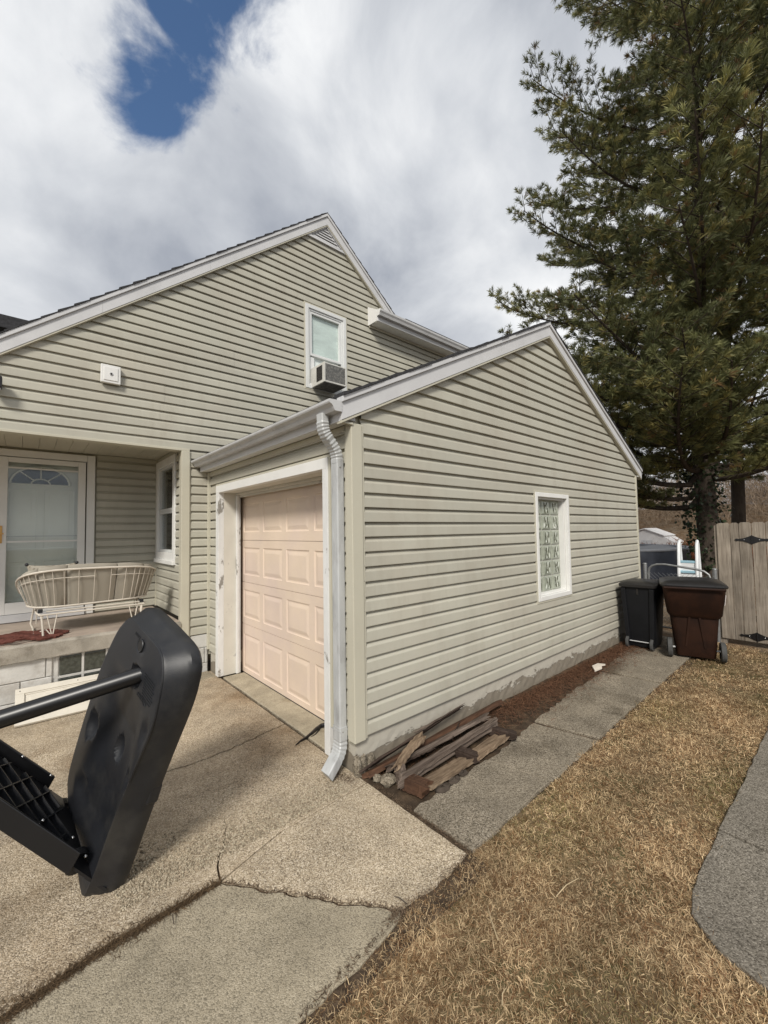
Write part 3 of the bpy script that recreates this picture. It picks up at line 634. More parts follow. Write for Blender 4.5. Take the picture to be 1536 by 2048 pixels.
# eave of the rear wing, flush with the gable wall
b = MB(); wg = [(5.39, 5.66), (5.39, 5.56), (5.33, 5.56), (5.318, 5.60), (5.30, 5.63), (5.30, 5.665), (5.308, 5.665)]
b.prism(wg, lambda a, c, t: (4.62+t*6.4, a, c)); EG = P_('wing_gutter', GUTTER, b)
MB().prism(wg, lambda a, c, t: (4.612+t*.006, a, c)).build('end_cap', WHITE, EG)
b = MB().box(4.63, 11, 5.3905, 5.412, 5.48, 5.69); P_('wing_fascia', ALU, b, .002)
b = MB()
for i in range(40): b.box(4.66+i*.16, 4.66+i*.16+.157, 5.413, YM+.0, 5.487, 5.495)
P_('wing_soffit', WHITE, b)
b = MB().prism([(5.40, 5.48), (YM+.01, 5.48), (YM+.01, 5.83), (5.40, 5.68)], lambda a, c, t: (4.615+t*.018, a, c)); P_('eave_return', WHITE, b, .002)
b = MB().box(4.63, 11, YM-.03, YM-.002, 5.45, 5.487); P_('wing_frieze', SIDTRIM, b, .002)
b = MB(); sl_ = .45
for i in range(22):
    ya = 5.31+i*.15; yb = ya+.155; b.prism([(ya, 5.672+(ya-5.31)*sl_+.016), (yb, 5.672+(yb-5.31)*sl_+.004), (yb, 5.672+(yb-5.31)*sl_-.02), (ya, 5.672+(ya-5.31)*sl_)], lambda a, c, t: (5.25-.0*t+t*5.8, a, c))
P_('wing_roof', SHINGLE, b)
# dormer roof that shows over the left rake
b = MB(); b.prism([(7.3, 4.55), (9.4, 4.55), (9.4, 4.75), (8.5, 5.08), (8.3, 5.08), (7.3, 4.72)], lambda a, c, t: (-3.4+t*3.9, a, c)); P_('dormer_roof', SHINGLE, b)
P_('dormer_wall', SIDING, MB().box(-3.2, .35, 7.6, 9.2, 2.6, 4.56))
# porch beam, post and soffit
b = MB().box(-1.62, 1.60, YM-.012, YM+.14, 2.846, 2.875); P_('porch_beam', SIDTRIM, b, .003)
b = MB().box(1.50, 1.60, YM-.02, YM+.085, .452, 2.845); PO = P_('porch_corner_post', SIDTRIM, b, .005)
MB().box(1.575, 1.615, YM-.005, YM+.05, .456, 2.84).build('post_flange', SIDTRIM, PO, bevel=.003)
b = MB()
for i in range(22): b.box(-1.6+i*.157, -1.6+i*.157+.154, YM+.141, 7.2, 2.935, 2.95)
P_('porch_ceiling', SIDTRIM, b)
# porch side wall with a window
b = MB(); fx = lambda a, z, t: (1.569+t*.1, a, z)
for q in ([(YM+.16, .69), (6.10, .69), (6.10, 2.95), (YM+.16, 2.95)], [(6.10, .69), (7.0, .69), (7.0, 1.45), (6.10, 1.45)], [(6.10, 2.80), (7.0, 2.80), (7.0, 2.95), (6.10, 2.95)], [(7.0, .69), (7.2, .69), (7.2, 2.95), (7.0, 2.95)]): b.prism(q, fx)
PS = P_('porch_side_wall', SIDTRIM, b)
siding(PS, 'y', 1.566, .70, 2.93, lambda z: YM+.16, lambda z: 7.09, [(6.03, 7.07, 1.365, 2.875)], 16, seams=False)
b = MB().box(1.525, 1.56, 7.07, 7.11, .70, 2.93); P_('inside_corner_post', SIDTRIM, b, .003)
# porch back wall
b = MB(); fb = lambda a, z, t: (a, 7.137+t*.1, z)
for q in ([(.66, .69), (1.6, .69), (1.6, 2.95), (.66, 2.95)], [(-.31, 2.85), (.66, 2.85), (.66, 2.95), (-.31, 2.95)], [(-1.6, .69), (-.31, .69), (-.31, 2.95), (-1.6, 2.95)]): b.prism(q, fb)
PB = P_('porch_back_wall', SIDTRIM, b)
siding(PB, 'x', 7.134, .70, 2.93, lambda z: -1.6, lambda z: 1.53, [(-.42, .77, -1, 2.93)], 17, seams=False)
# porch slab and block foundation
b = MB(); V = []; nseg = 44
ring_t = [(-2.2+i*(3.70/nseg), YM-.035+random.uniform(-.006, .006)) for i in range(nseg+1)]
pl = ring_t+[(1.5, 7.2), (-2.2, 7.2)]
rings = [[(x, y+(.01 if i <= nseg else 0), .512+(random.uniform(-.004, .006) if i <= nseg else 0)) for i, (x, y) in enumerate(pl)], [(x, y, .66) for x, y in pl], [(x, y+(.012 if i <= nseg else 0), .684+(random.uniform(-.003, .003) if i <= nseg else 0)) for i, (x, y) in enumerate(pl)]]
b.loft(rings); PSL = P_('porch_slab', SLABC, b, fix=False)
MB().box(-2.2, 1.495, YM+.02, 7.12, .675, .692).build('porch_floor', PORCHF, PSL)
FB = P_('foundation_wall', FOUND, MB().box(-2.2, 1.845, YM+.03, YM+.2, -.1, .50))
rr = random.Random(9)
def block(x0, x1, z0, z1): MB().box(x0+.004, x1-.004, YM+.012+rr.uniform(-.002, .002), YM+.05, z0+.004, z1-.004).build('block', FOUND, FB, bevel=.006)
for row, (z0, z1) in enumerate(((-.09, .105), (.105, .305), (.305, .508))):
    x = -2.2+(.2 if row % 2 else 0)
    while x < .22:
        x1 = min(x+.4, .255); 
        if x1-x > .05: block(x, x1, z0, z1)
        x += .4
    if row == 0:
        x = .255
        while x < 1.0: block(x, min(x+.4, 1.0), z0, z1); x += .4
    x = 1.0
    while x < 1.83: x1 = min(x+(.4 if row % 2 else .3), 1.84); block(x, x1, z0, z1 if x < 1.49 else min(z1, .475)); x += (.4 if row % 2 else .3)
BW = P_('basement_window', FOUND, MB().box(.255, 1.0, YM+.05, YM+.1, .105, .508))
GBLK = mat('dark_glass_block', (.055, .06, .05), .12, .4, 30., .35, 50., spec=.8)
for i in range(3):
    for j, (z0, z1) in enumerate(((.12, .262), (.288, .492))):
        x0 = .31+i*.22; b = MB(); b.prism([(x0, z0), (x0+.195, z0), (x0+.195, z1), (x0, z1)], lambda a, c, t: (a, YM+.022+t*.04, c)); b.build('glass_block', GBLK, BW, bevel=.012, seg=3)
b = MB()
for x in (.29, .515, .735, .955): b.box(x-.010, x+.010, YM+.02, YM+.06, .11, .505)
b.box(.28, .965, YM+.021, YM+.06, .265, .285); b.build('mortar', FOUND, BW)
# --- front storm door and inner door
b = MB().box(.655, .75, 7.075, 7.125, .70, 2.905).box(-.42, -.325, 7.075, 7.125, .70, 2.905).box(-.324, .654, 7.076, 7.125, 2.81, 2.904); P_('front_door_casing', WHITE, b, .006)
SD = P_('storm_door', WHITE, MB().box(.555, .640, 7.06, 7.095, .80, 2.80).box(-.31, -.165, 7.06, 7.095, .80, 2.80).box(-.1649, .5549, 7.061, 7.095, 2.735, 2.80).box(-.1649, .5549, 7.061, 7.095, .80, .945), .004)
MB().box(-.1645, .5545, 7.076, 7.08, .946, 2.734).build('storm_glass', STORMG, SD)
MB().box(-.1645, .5545, 7.062, 7.075, 2.655, 2.675).build('sash_rail', WHITE, SD); MB().box(-.1645, .5545, 7.062, 7.075, 1.705, 1.727).build('sash_rail', WHITE, SD)
MB().box(-.1645, .5545, 7.082, 7.09, 1.775, 1.79).build('sash_rail', GUTTER, SD)
BRASS = mat('brass', (.55, .33, .12), .3, .1, metal=1.)
h = MB().box(-.262, -.205, 7.045, 7.06, 1.70, 1.92); H_ = h.build('handle', BRASS, SD, bevel=.006); MB().tube([(-.245, 7.05, 1.82), (-.245, 7.01, 1.82), (-.19, 7.005, 1.82)], .009).build('lever', BRASS, H_)
b = MB().box(-.32, .65, 7.05, 7.2, .70, .795); P_('threshold', ALU, b, .006)
DW = mat('inner_door_paint', (.74, .745, .71), .45, .05, 3.)
ID = P_('front_door', DW, MB().box(-.31, .65, 7.185, 7.23, .80, 2.80))
for (x0, x1, z0, z1) in ((-.20, .12, 1.62, 2.40), (.20, .52, 1.62, 2.40), (-.20, .12, .95, 1.45), (.20, .52, .95, 1.45)):
    lv = [(0, 0), (.012, .010), (.03, .010), (.055, .002)]; rg = [[(x0+m_, 7.180+d, z0+m_), (x1-m_, 7.180+d, z0+m_), (x1-m_, 7.180+d, z1-m_), (x0+m_, 7.180+d, z1-m_)] for m_, d in lv]
    b = MB().loft(rg, cap=False); b.add(rg[-1], [(0, 1, 2, 3)]); b.build('door_panel', DW, ID)
    MB().box(x0-.012, x1+.012, 7.176, 7.184, z0-.012, z0).box(x0-.012, x1+.012, 7.176, 7.184, z1, z1+.012).box(x0-.012, x0, 7.176, 7.184, z0, z1).box(x1, x1+.012, 7.176, 7.184, z0, z1).build('panel_molding', DW, ID)
cx, cz = .16, 2.47
fan = [(cx+.31*math.cos(a), cz+.24*math.sin(a)) for a in np.linspace(0, math.pi, 17)]
MB().prism(fan, lambda a, c, t: (a, 7.172+t*.01, c)).build('fan_light', mat('fan_glass', (.05, .055, .055), .08, .1, spec=.7), ID)
b = MB(); b.tube([(p[0], 7.17, p[1]) for p in fan], .016, 6); b.tube([(cx+.10*math.cos(a), 7.168, cz+.075*math.sin(a)) for a in np.linspace(0, math.pi, 9)], .008, 6)
for a in (math.pi*.25, math.pi*.5, math.pi*.75): b.tube([(cx+.10*math.cos(a), 7.169, cz+.075*math.sin(a)), (cx+.31*math.cos(a), 7.169, cz+.24*math.sin(a))], .008, 6)
b.tube([(cx-.31, 7.17, cz), (cx+.31, 7.17, cz)], .010, 6); b.build('fan_muntin', DW, ID)
b = MB().box(-1.6, 1.5, 7.24, 7.3, .7, 2.95); P_('dark_hall_backing', DARKIN, b)  # near-black sheet added as the unlit hall behind the door

# --- windows
def frame_rect(axis, plane, u0, u1, z0, z1, w, o0, o1):
    b = MB(); Q = (lambda a0, a1, c0, c1: b.box(a0, a1, plane-o1, plane-o0, c0, c1)) if axis == 'x' else (lambda a0, a1, c0, c1: b.box(plane-o1, plane-o0, a0, a1, c0, c1))
    Q(u0, u0+w, z0, z1); Q(u1-w, u1, z0, z1); Q(u0+w, u1-w, z0, z0+w); Q(u0+w, u1-w, z1-w, z1); return b
WFR = mat('window_vinyl', (.66, .67, .66), .4, .04, 4.)
W1 = P_('upstairs_window', SIDTRIM, frame_rect('x', YM+.018, 3.30, 4.14, 4.05, 5.465, .022, 0, .022), .002)
frame_rect('x', YM+.018, 3.3221, 4.1179, 4.0721, 5.4429, .058, -.03, .030).build('window_frame', WFR, W1, bevel=.004)
frame_rect('x', YM+.018, 3.3805, 4.0595, 4.131, 5.384, .03, -.06, .012).build('window_liner', WFR, W1, bevel=.003)
frame_rect('x', YM+.018, 3.411, 4.029, 4.62, 5.353, .040, -.05, .002).build('upper_sash', WFR, W1, bevel=.003)
CURT = mat('sheer_curtain', (.70, .76, .745), .7, .10, 5., .35, 9., stretch=(1, 1, 3))
MB().box(3.455, 3.99, YM+.052, YM+.056, 4.66, 5.315).build('pane', GLASS, W1)
MB().box(3.455, 3.99, YM+.066, YM+.072, 4.135, 5.38).build('curtain', CURT, W1)
MB().box(3.412, 3.50, YM+.03, YM+.04, 4.135, 4.60).build('side_panel', WFR, W1)
W2 = P_('porch_window', WHITE, frame_rect('y', 1.55, 6.035, 7.065, 1.42, 2.87, .105, 0, .030), .004)
MB().box(1.495, 1.56, 6.03, 7.07, 1.365, 1.4195).build('sill', WHITE, W2, bevel=.004)
frame_rect('y', 1.55, 6.141, 6.959, 2.115, 2.764, .035, -.05, .012).build('upper_sash', WFR, W2, bevel=.003)
frame_rect('y', 1.55, 6.141, 6.959, 1.526, 2.115, .035, -.055, .002).build('lower_sash', WFR, W2, bevel=.003)
MB().box(1.575, 1.579, 6.177, 6.923, 2.151, 2.728).build('pane', GLASS, W2); MB().box(1.58, 1.584, 6.177, 6.923, 1.562, 2.079).build('pane', GLASS, W2)
P_('dark_room_backing', DARKIN, MB().box(2.6, 2.65, 5.85, 8.2, .7, 3.0).box(1.68, 2.6, 8.15, 8.2, .7, 3.0).box(1.68, 2.6, 5.85, 8.15, 2.96, 3.0).box(1.68, 2.6, 5.85, 8.15, .65, .7).box(1.66, 1.68, 7.0, 8.15, .7, 3.0))  # near-black box added as the unlit room; keeps sky out of the window
W3 = P_('glass_block_window', SIDTRIM, frame_rect('x', YG+.018, 4.488, 5.372, .903, 2.23, .022, 0, .02), .002)
frame_rect('x', YG+.018, 4.5105, 5.3495, .9255, 2.2075, .052, -.02, .026).build('window_frame', WHITE, W3, bevel=.004)
b = MB().box(4.5625, 4.585, YG+.0385, YG+.14, .978, 2.155).box(5.278, 5.2975, YG+.0385, YG+.14, .978, 2.155).box(4.5851, 5.2779, YG+.0385, YG+.14, .978, 1.0).box(4.5851, 5.2779, YG+.0385, YG+.14, 2.134, 2.155); b.build('reveal', WHITE, W3)
PG = mat('pressed_glass', (.33, .355, .29), .16, .18, 20., .25, 30., spec=.7)
PGD = mat('pressed_glass_painted_shade', (.085, .092, .06), .12, .5, 25., .2, 30., spec=.7)  # dark copy of the glass, shade painted in
PGL = mat('pressed_glass_painted_glint', (.56, .585, .52), .2, .15, 20., .2, 30., spec=.7)  # pale copy of the glass, highlights painted in
MORT = mat('glass_block_mortar', (.45, .455, .40), .5, .1, 12.)
cw = (5.276-4.587)/3; chh = (2.132-1.002)/6
rr = random.Random(31)
for i in range(3):
    for j in range(6):
        x0 = 4.587+i*cw; z0 = 1.002+j*chh; b = MB(); Yb = YG+.098
        lv = [(.008, .02), (.012, .0), (.030, -.005)]
        rg = [[(x0+m_, Yb+d, z0+m_*.8), (x0+cw-m_, Yb+d, z0+m_*.8), (x0+cw-m_, Yb+d, z0+chh-m_*.8), (x0+m_, Yb+d, z0+chh-m_*.8)] for m_, d in lv]
        b.loft(rg, cap=False); b.add(rg[-1], [(0, 1, 2, 3)]); BL = b.build('glass_block', PG, W3)
        # pressed diamond relief: slanted flutes standing proud, glints and shade painted as facet colours
        fl = (j % 2) if rr.random() < .8 else 1-(j % 2)
        hf = rr.random() < .35; X = lambda u, v: (x0+cw*((1-u) if hf else u), Yb-.0055, z0+chh*((1-v) if fl else v)); 
        D_ = [[(.24, .14), (.34, .14), (.40, .52), (.28, .60)], [(.30, .62), (.42, .50), (.46, .86), (.36, .86)], [(.56, .14), (.64, .14), (.50, .46), (.44, .40)], [(.58, .56), (.66, .50), (.72, .86), (.64, .86)]]
        L_ = [[(.36, .14), (.52, .14), (.44, .36)], [(.48, .54), (.56, .60), (.58, .86), (.50, .86)], [(.68, .16), (.78, .16), (.74, .50), (.68, .46)]]
        for polys, m_, tag_ in ((D_, PGD, 'painted_shade_facet'), (L_, PGL, 'painted_glint_facet')):
            b = MB()
            for p in polys:
                q = [X(u+rr.uniform(-.045, .045), v+rr.uniform(-.05, .05)) for u, v in p]; c_ = Vector((sum(a[0] for a in q)/len(q), Yb-.0125, sum(a[2] for a in q)/len(q)))
                b.add(q+[c_], [(k, (k+1) % len(q), len(q)) for k in range(len(q))])
            # relief stays inside its block mesh
            me = BL.data; bm = bmesh.new(); bm.from_mesh(me); me.materials.append(m_); idx = len(me.materials)-1; o3 = off(BL)
            vs = [bm.verts.new(Vector(v)-o3) for v in b.v]
            for f in b.f: nf = bm.faces.new([vs[k] for k in f]); nf.material_index = idx
            bm.normal_update(); bm.to_mesh(me); bm.free()
MB().box(4.586, 5.277, YG+.106, YG+.13, 1.001, 2.133).build('mortar', MORT, W3)
# ------------------------------------------------------------------ window air conditioner, wall cover, wall lamp
AC = thing('air_conditioner', 'boxy white window air conditioner with dark rusty rear, below upstairs sash', 'air conditioner', (3.64, 5.64, 4.08))
ACW = mat('ac_cabinet', (.56, .55, .51), .5, .1, 8., .1, 40., col2=(.40, .38, .34), mixs=10., mixr=(.58, .7))
MB().box(3.43, 3.845, 5.285, 5.70, 4.085, 4.40).build('cabinet', ACW, AC, bevel=.006)
MB().box(3.455, 3.826, 5.276, 5.29, 4.112, 4.378).build('rear_coil', ACRUST, AC)
for x in (3.432, 3.826): MB().box(x, x+.018, 5.268, 5.295, 4.088, 4.398).build('corner_strip', ACW, AC, bevel=.002)
MB().box(3.452, 3.825, 5.268, 5.295, 4.086, 4.110).build('drip_lip', ACW, AC, bevel=.002)
MB().box(3.44, 3.835, 5.30, 5.62, 4.076, 4.0845).build('base_pan', ACRUST, AC)
for i in range(12): MB().box(3.4265, 3.4305, 5.33+i*.014, 5.338+i*.014, 4.13, 4.36).build('side_vent', DARKIN, AC)
WC = thing('wall_cover', 'small square white cover plate with a dark centre hole on the gable siding', 'wall cover', (.725, 5.62, 3.53))
MB().box(.628, .822, 5.585, 5.632, 3.532, 3.742).build('cover_plate', WHITE, WC, bevel=.006)
MB().box(.655, .795, 5.578, 5.586, 3.56, 3.714).build('raised_centre', WHITE, WC, bevel=.004)
MB().tube([(.727, 5.579, 3.636), (.727, 5.572, 3.636)], .018, 12).build('collar', GUTTER, WC); MB().tube([(.727, 5.574, 3.636), (.727, 5.569, 3.636)], .010, 10).build('hole', DARKIN, WC)
WLM = thing('wall_lamp', 'dark metal wall lamp cut by the left edge of the gable', 'lamp', (-.25, 5.63, 3.2))
MB().box(-.285, -.19, 5.50, 5.59, 3.255, 3.372).build('lamp_housing', BLACKM, WLM, bevel=.008); MB().box(-.27, -.21, 5.585, 5.632, 3.28, 3.35).build('lamp_arm', BLACKM, WLM)
MB().box(-.275, -.20, 5.515, 5.575, 3.238, 3.2545).build('lamp_lens', mat('lamp_lens', (.5, .5, .48), .2), WLM)

# ------------------------------------------------------------------ portable hoop stand lying tipped up
HL, HN, HW = Vector((.205, -.241, .949)), Vector((-.969, -.184, .163)), Vector((-.135, .953, .271)); HP = Vector((.27, 2.555, .095))
hq = lambda l, w, t: HP+HL*l+HW*w+HN*t
HOOP = thing('hoop_stand_base', 'black plastic basketball hoop base tipped up on its edge on the driveway', 'hoop stand', (.35, 2.62, 0))
def rounded(poly, n=96, r=.3, it=3):
    """Chaikin-rounded closed polygon resampled to n points."""
    P = [np.array(p, float) for p in poly]
    for _ in range(it):
        Q = []
        for i in range(len(P)):
            a, c = P[i], P[(i+1) % len(P)]; Q += [a+(c-a)*r, a+(c-a)*(1-r)]
        P = Q
    P = np.array(P); seg = np.linalg.norm(np.roll(P, -1, 0)-P, axis=1); cum = np.concatenate([[0], np.cumsum(seg)]); out = []
    PP = np.vstack([P, P[:1]])
    for s in np.linspace(0, cum[-1], n, endpoint=False):
        i = np.searchsorted(cum, s, 'right')-1; f_ = (s-cum[i])/max(seg[i], 1e-9); out.append(PP[i]*(1-f_)+PP[i+1]*f_)
    return out
rim = rounded([(-.135, .0), (-.125, -.05), (.0, -.08), (.30, -.10), (.62, -.13), (1.0, -.185), (1.16, -.165), (1.225, -.085), (1.232, .22), (1.225, .47), (1.10, .60), (.80, .66), (.40, .67), (.10, .64), (.0, .50), (-.08, .25)], r=.17, it=3)
face = rounded([(-.10, .04), (-.09, -.01), (.05, -.035), (.30, -.05), (.60, -.10), (.88, -.155), (1.10, -.11), (1.18, -.03), (1.18, .22), (1.175, .43), (1.05, .53), (.80, .60), (.40, .61), (.12, .59), (.04, .46), (-.02, .25)], r=.17, it=3)
# align start points
ia = min(range(96), key=lambda i: (face[i][0]-rim[0][0])**2+(face[i][1]-rim[0][1])**2)
face = face[ia:]+face[:ia]
cen = np.array((.56, .22))
DIMP = [(.507, .489, .060, .040), (.532, .206, .052, .030), (.506, -.03, .05, .022), (.80, -.09, .04, .010), (.20, .42, .05, .02)]
def hface(l, w):
    h = 0.
    # broad hollow below the pole socket, flanked by ridges
    v = (w-.20+.10*(.6-l))/.21; h -= .055*math.exp(-v*v*v*v)*max(0, min(1, (.93-l)/.25))*max(0, min(1, (l+.04)/.2))
    for dl, dw, r, d in DIMP:
        q = ((l-dl)/(r*1.35))**2+((w-dw)/r)**2
        if q < 1: h -= d*(1-q)**.6
    q = ((l-.959)/.060)**2+((w-.163)/.058)**2
    if q < 1: h -= .05*(1-q)**.5
    q = ((l-1.108)/.030)**2+((w-.199)/.028)**2
    if q < 1: h -= .022*(1-q)**.3
    return h
rings = [[hq(p[0]*.985+.008, p[1]*.985+.003, -.158) for p in rim], [hq(p[0], p[1], -.145) for p in rim], [hq(p[0], p[1], -.10) for p in rim]]
for t in (.25, .5, .75):
    s = t; hgt = -.10+(.10-.03)*t
    rings.append([hq(*(np.array(p)*(1-s*.75)+np.array(q)*s*.75), hgt) for p, q in zip(rim, face)])
for s, hgt in ((.82, -.018), (.90, -.008), (.96, -.002), (1., .0)): rings.append([hq(*(np.array(p)*(1-s)+np.array(q)*s), hgt) for p, q in zip(rim, face)])
for s in np.linspace(.975, .02, 46): rings.append([hq(*(cen+(np.array(q)-cen)*s), hface(*(cen+(np.array(q)-cen)*s))) for q in face])
TANK = MB().loft(rings).build('base_tank', BLACKP, HOOP, smooth=True)
MB().obox(hq(.47, -.085, -.135), HL*.05, HW*.035, HN*.03).build('rear_foot', BLACKP, HOOP, bevel=.012, seg=3)
# raised moulding line near the top edge
MB().tube([hq(*(cen+(np.array(q)-cen)*1.0), .001) for q in face if q[0] > .55 and q[1] < .3][::1], .006, 6).build('moulding_line', BLACKP, HOOP, smooth=True)
MB().tube([hq(1.108, .199, -.006), hq(1.108, .199, .006)], .030, 20).build('fill_cap', BLACKM, HOOP)
MB().tube([hq(1.108+.030*math.cos(a), .199+.028*math.sin(a), .003) for a in np.linspace(0, 2*math.pi, 24, endpoint=False)], .005, 6, closed=True).build('cap_ring', BLACKP, HOOP, smooth=True)
PD = Vector((-.943, .267, -.197)).normalized(); p0 = Vector((.445, 2.479, 1.049))
MB().tube([p0-PD*.06, p0+PD*.3, p0+PD*2.6], .041, 28).build('pole', BLACKM, HOOP, smooth=True)
# embossed warning text block and moulded lettering on the face: thin raised lines
EMB = mat('embossed_black', (.010, .011, .013), .6, .1)
# fine print block, a bolder line ending in a triangle and a short word by the cap: too small to read, so raised dashes
def dashes(l, w0, w1, h, rr_, gap=.30):
    w = w0; b = MB()
    while w > w1:
        n_ = rr_.uniform(.006, .014); b.obox(hq(l, w-n_/2, .001), HL*h, HW*n_/2*(1-gap*.3), HN*.0012); w -= n_+.003
    return b
rq = random.Random(14)
for i in range(9): dashes(1.025-.0125*i, .070-.004*i, -.060+.006*(i % 3)-.002*i, .0022, rq).build('fine_print', EMB, HOOP, kind='stuff')
dashes(.912, .085, .015, .0075, rq).build('bold_print', EMB, HOOP, kind='stuff')
dashes(1.135, .300, .245, .006, rq).build('cap_print', EMB, HOOP, kind='stuff')
tri = [hq(.918, -.005, .002), hq(.900, -.012, .002), hq(.908, -.034, .002)]
MB().tube(tri, .0028, 5, closed=True).build('warning_triangle', EMB, HOOP)
# wheels at the ground end
for w in (.13, .50):
    c = hq(.0, w, .02); MB().tube([c-HW*.022, c+HW*.022], .055, 24).build('wheel', BLACKM, HOOP, smooth=True)
    MB().tube([c-HW*.03, c+HW*.03], .02, 12).build('axle', BLACKP, HOOP)
# ribbed brace running up to the pole
BD = Vector((-.65, .2, .73)).normalized(); A_ = Vector((.205, 3.035, .280)); B_ = Vector((.262, 2.55, .120)); side = (A_-B_); bn = BD.cross(side).normalized()
if bn.dot(Vector((0, 0, 1.776))-B_) < 0: bn = -bn
def bq(s, u, h): return B_+side*u+BD*s+bn*h
BR = MB().add([bq(-.02, .0, 0), bq(-.02, 1, 0), bq(1.3, .92, 0), bq(1.3, .08, 0), bq(-.02, .0, -.012), bq(-.02, 1, -.012), bq(1.3, .92, -.012), bq(1.3, .08, -.012)], [(0, 1, 2, 3), (7, 6, 5, 4), (0, 4, 5, 1), (1, 5, 6, 2), (2, 6, 7, 3), (3, 7, 4, 0)]).build('brace', BLACKM, HOOP)
for u, hgt, s0 in ((0., .062, .08), (1., .055, .10)):
    u2_ = u+(.08 if u == 0 else -.08); d = -.03 if u == 0 else .03
    MB().add([bq(s0, u, -.03), bq(1.3, u2_, -.03), bq(1.3, u2_, hgt), bq(s0+.03, u, hgt), bq(s0, u+d, -.03), bq(1.3, u2_+d, -.03), bq(1.3, u2_+d, hgt), bq(s0+.03, u+d, hgt)], [(0, 1, 2, 3), (7, 6, 5, 4), (3, 2, 6, 7), (0, 3, 7, 4), (1, 0, 4, 5), (2, 1, 5, 6)]).build('brace_flange', BLACKM, HOOP, bevel=.004)
MB().add([bq(.0, 0., .0), bq(-.12, -.02, .004), bq(-.06, .16, .004), bq(.0, .2, 0), bq(.0, 0., -.014), bq(-.12, -.02, -.01), bq(-.06, .16, -.01), bq(.0, .2, -.014)], [(0, 1, 2, 3), (7, 6, 5, 4), (0, 4, 5, 1), (1, 5, 6, 2), (2, 6, 7, 3), (3, 7, 4, 0)]).build('mounting_tab', BLACKM, HOOP)
for k in range(-3, 9):
    for sg in (1, -1):
        pts = []
        for u in np.linspace(.12, .86, 5):
            s = .08+k*.13+(u if sg > 0 else 1-u)*.42
            if .06 < s < 1.2: pts.append((s, u))
        if len(pts) > 1:
            a, c = bq(pts[0][0], pts[0][1], .014), bq(pts[-1][0], pts[-1][1], .014); MB().obox((a+c)/2, (c-a)/2, bn*.014, (c-a).cross(bn).normalized()*.003).build('rib', BLACKP, HOOP)
for s, u, h in ((.17, .955, .058), (.36, .93, .06), (.62, .88, .06), (.08, .28, .03), (.04, .08, .04), (.30, .14, .05)):
    MB().sphere(bq(s, u, h), .008, 10, 6).build('bolt', SCREW, HOOP, smooth=True)

# ------------------------------------------------------------------ porch glider, pillow, mat, leaning panel
GL = thing('glider_bench', 'white wire glider loveseat with ribbed beige cushions seen from behind on porch', 'bench', (.62, 6.0, .692))
top = [(-.02, 6.50, 1.12), (-.05, 6.20, 1.24), (-.04, 5.97, 1.315), (.02, 5.83, 1.365), (.14, 5.755, 1.395), (.32, 5.73, 1.41), (.62, 5.725, 1.41), (.95, 5.735, 1.402), (1.10, 5.77, 1.39), (1.22, 5.85, 1.365), (1.285, 5.98, 1.325), (1.29, 6.20, 1.25), (1.26, 6.50, 1.12)]
bot = [(.06, 6.48, .985), (.04, 6.22, 1.0), (.05, 6.05, 1.01), (.10, 5.95, 1.005), (.20, 5.89, 1.0), (.34, 5.87, .998), (.62, 5.865, 1.0), (.93, 5.87, 1.005), (1.05, 5.90, 1.005), (1.15, 5.96, 1.01), (1.20, 6.06, 1.01), (1.21, 6.22, 1.0), (1.19, 6.48, .985)]
def spl(P, t):
    P = [np.array(p) for p in P]; n_ = len(P)-1; x = min(max(t, 0), .99999)*n_; i = int(x); f_ = x-i
    p0_, p1_, p2_, p3_ = P[max(0, i-1)], P[i], P[i+1], P[min(n_, i+2)]
    return .5*((2*p1_)+(-p0_+p2_)*f_+(2*p0_-5*p1_+4*p2_-p3_)*f_*f_+(-p0_+3*p1_-3*p2_+p3_)*f_**3)
MB().tube([spl(top, t) for t in np.linspace(0, 1, 60)], .0115, 8).build('top_rail', WICK, GL, smooth=True)
MB().tube([spl(bot, t) for t in np.linspace(0, 1, 60)], .010, 8).build('bottom_rail', WICK, GL, smooth=True)
for rng in ((.12, .50), (.54, .88)):
    MB().tube([spl(top, t)*.78+spl(bot, t)*.22+np.array((0, -.004, 0)) for t in np.linspace(*rng, 30)], .004, 6).build('mid_wire', WICK, GL)
for i, t in enumerate(np.linspace(.04, .96, 25)):
    MB().tube([spl(bot, t), spl(top, t)*.5+spl(bot, t)*.5+np.array((0, -.012, 0)), spl(top, t)], .0036, 6).build('back_wire', WICK, GL)
FAB = bpy.data.materials.new('ribbed_cushion'); FAB.use_nodes = True; t_ = FAB.node_tree; b_ = t_.nodes['Principled BSDF']
g_ = t_.nodes.new('ShaderNodeNewGeometry'); wv = t_.nodes.new('ShaderNodeTexWave'); wv.bands_direction = 'Z'; wv.inputs['Scale'].default_value = 26; wv.inputs['Distortion'].default_value = .4; t_.links.new(g_.outputs['Position'], wv.inputs['Vector'])
rp = t_.nodes.new('ShaderNodeValToRGB'); rp.color_ramp.elements[0].color = (.235, .21, .17, 1); rp.color_ramp.elements[1].color = (.44, .41, .345, 1); t_.links.new(wv.outputs['Fac'], rp.inputs[0]); t_.links.new(rp.outputs[0], b_.inputs['Base Color'])
bp = t_.nodes.new('ShaderNodeBump'); bp.inputs['Strength'].default_value = .4; bp.inputs['Distance'].default_value = .004; t_.links.new(wv.outputs['Fac'], bp.inputs['Height']); t_.links.new(bp.outputs[0], b_.inputs['Normal']); b_.inputs['Roughness'].default_value = .9
inward = lambda t: np.array((.62, 6.35, 0))-np.array((*spl(top, t)[:2], 0))
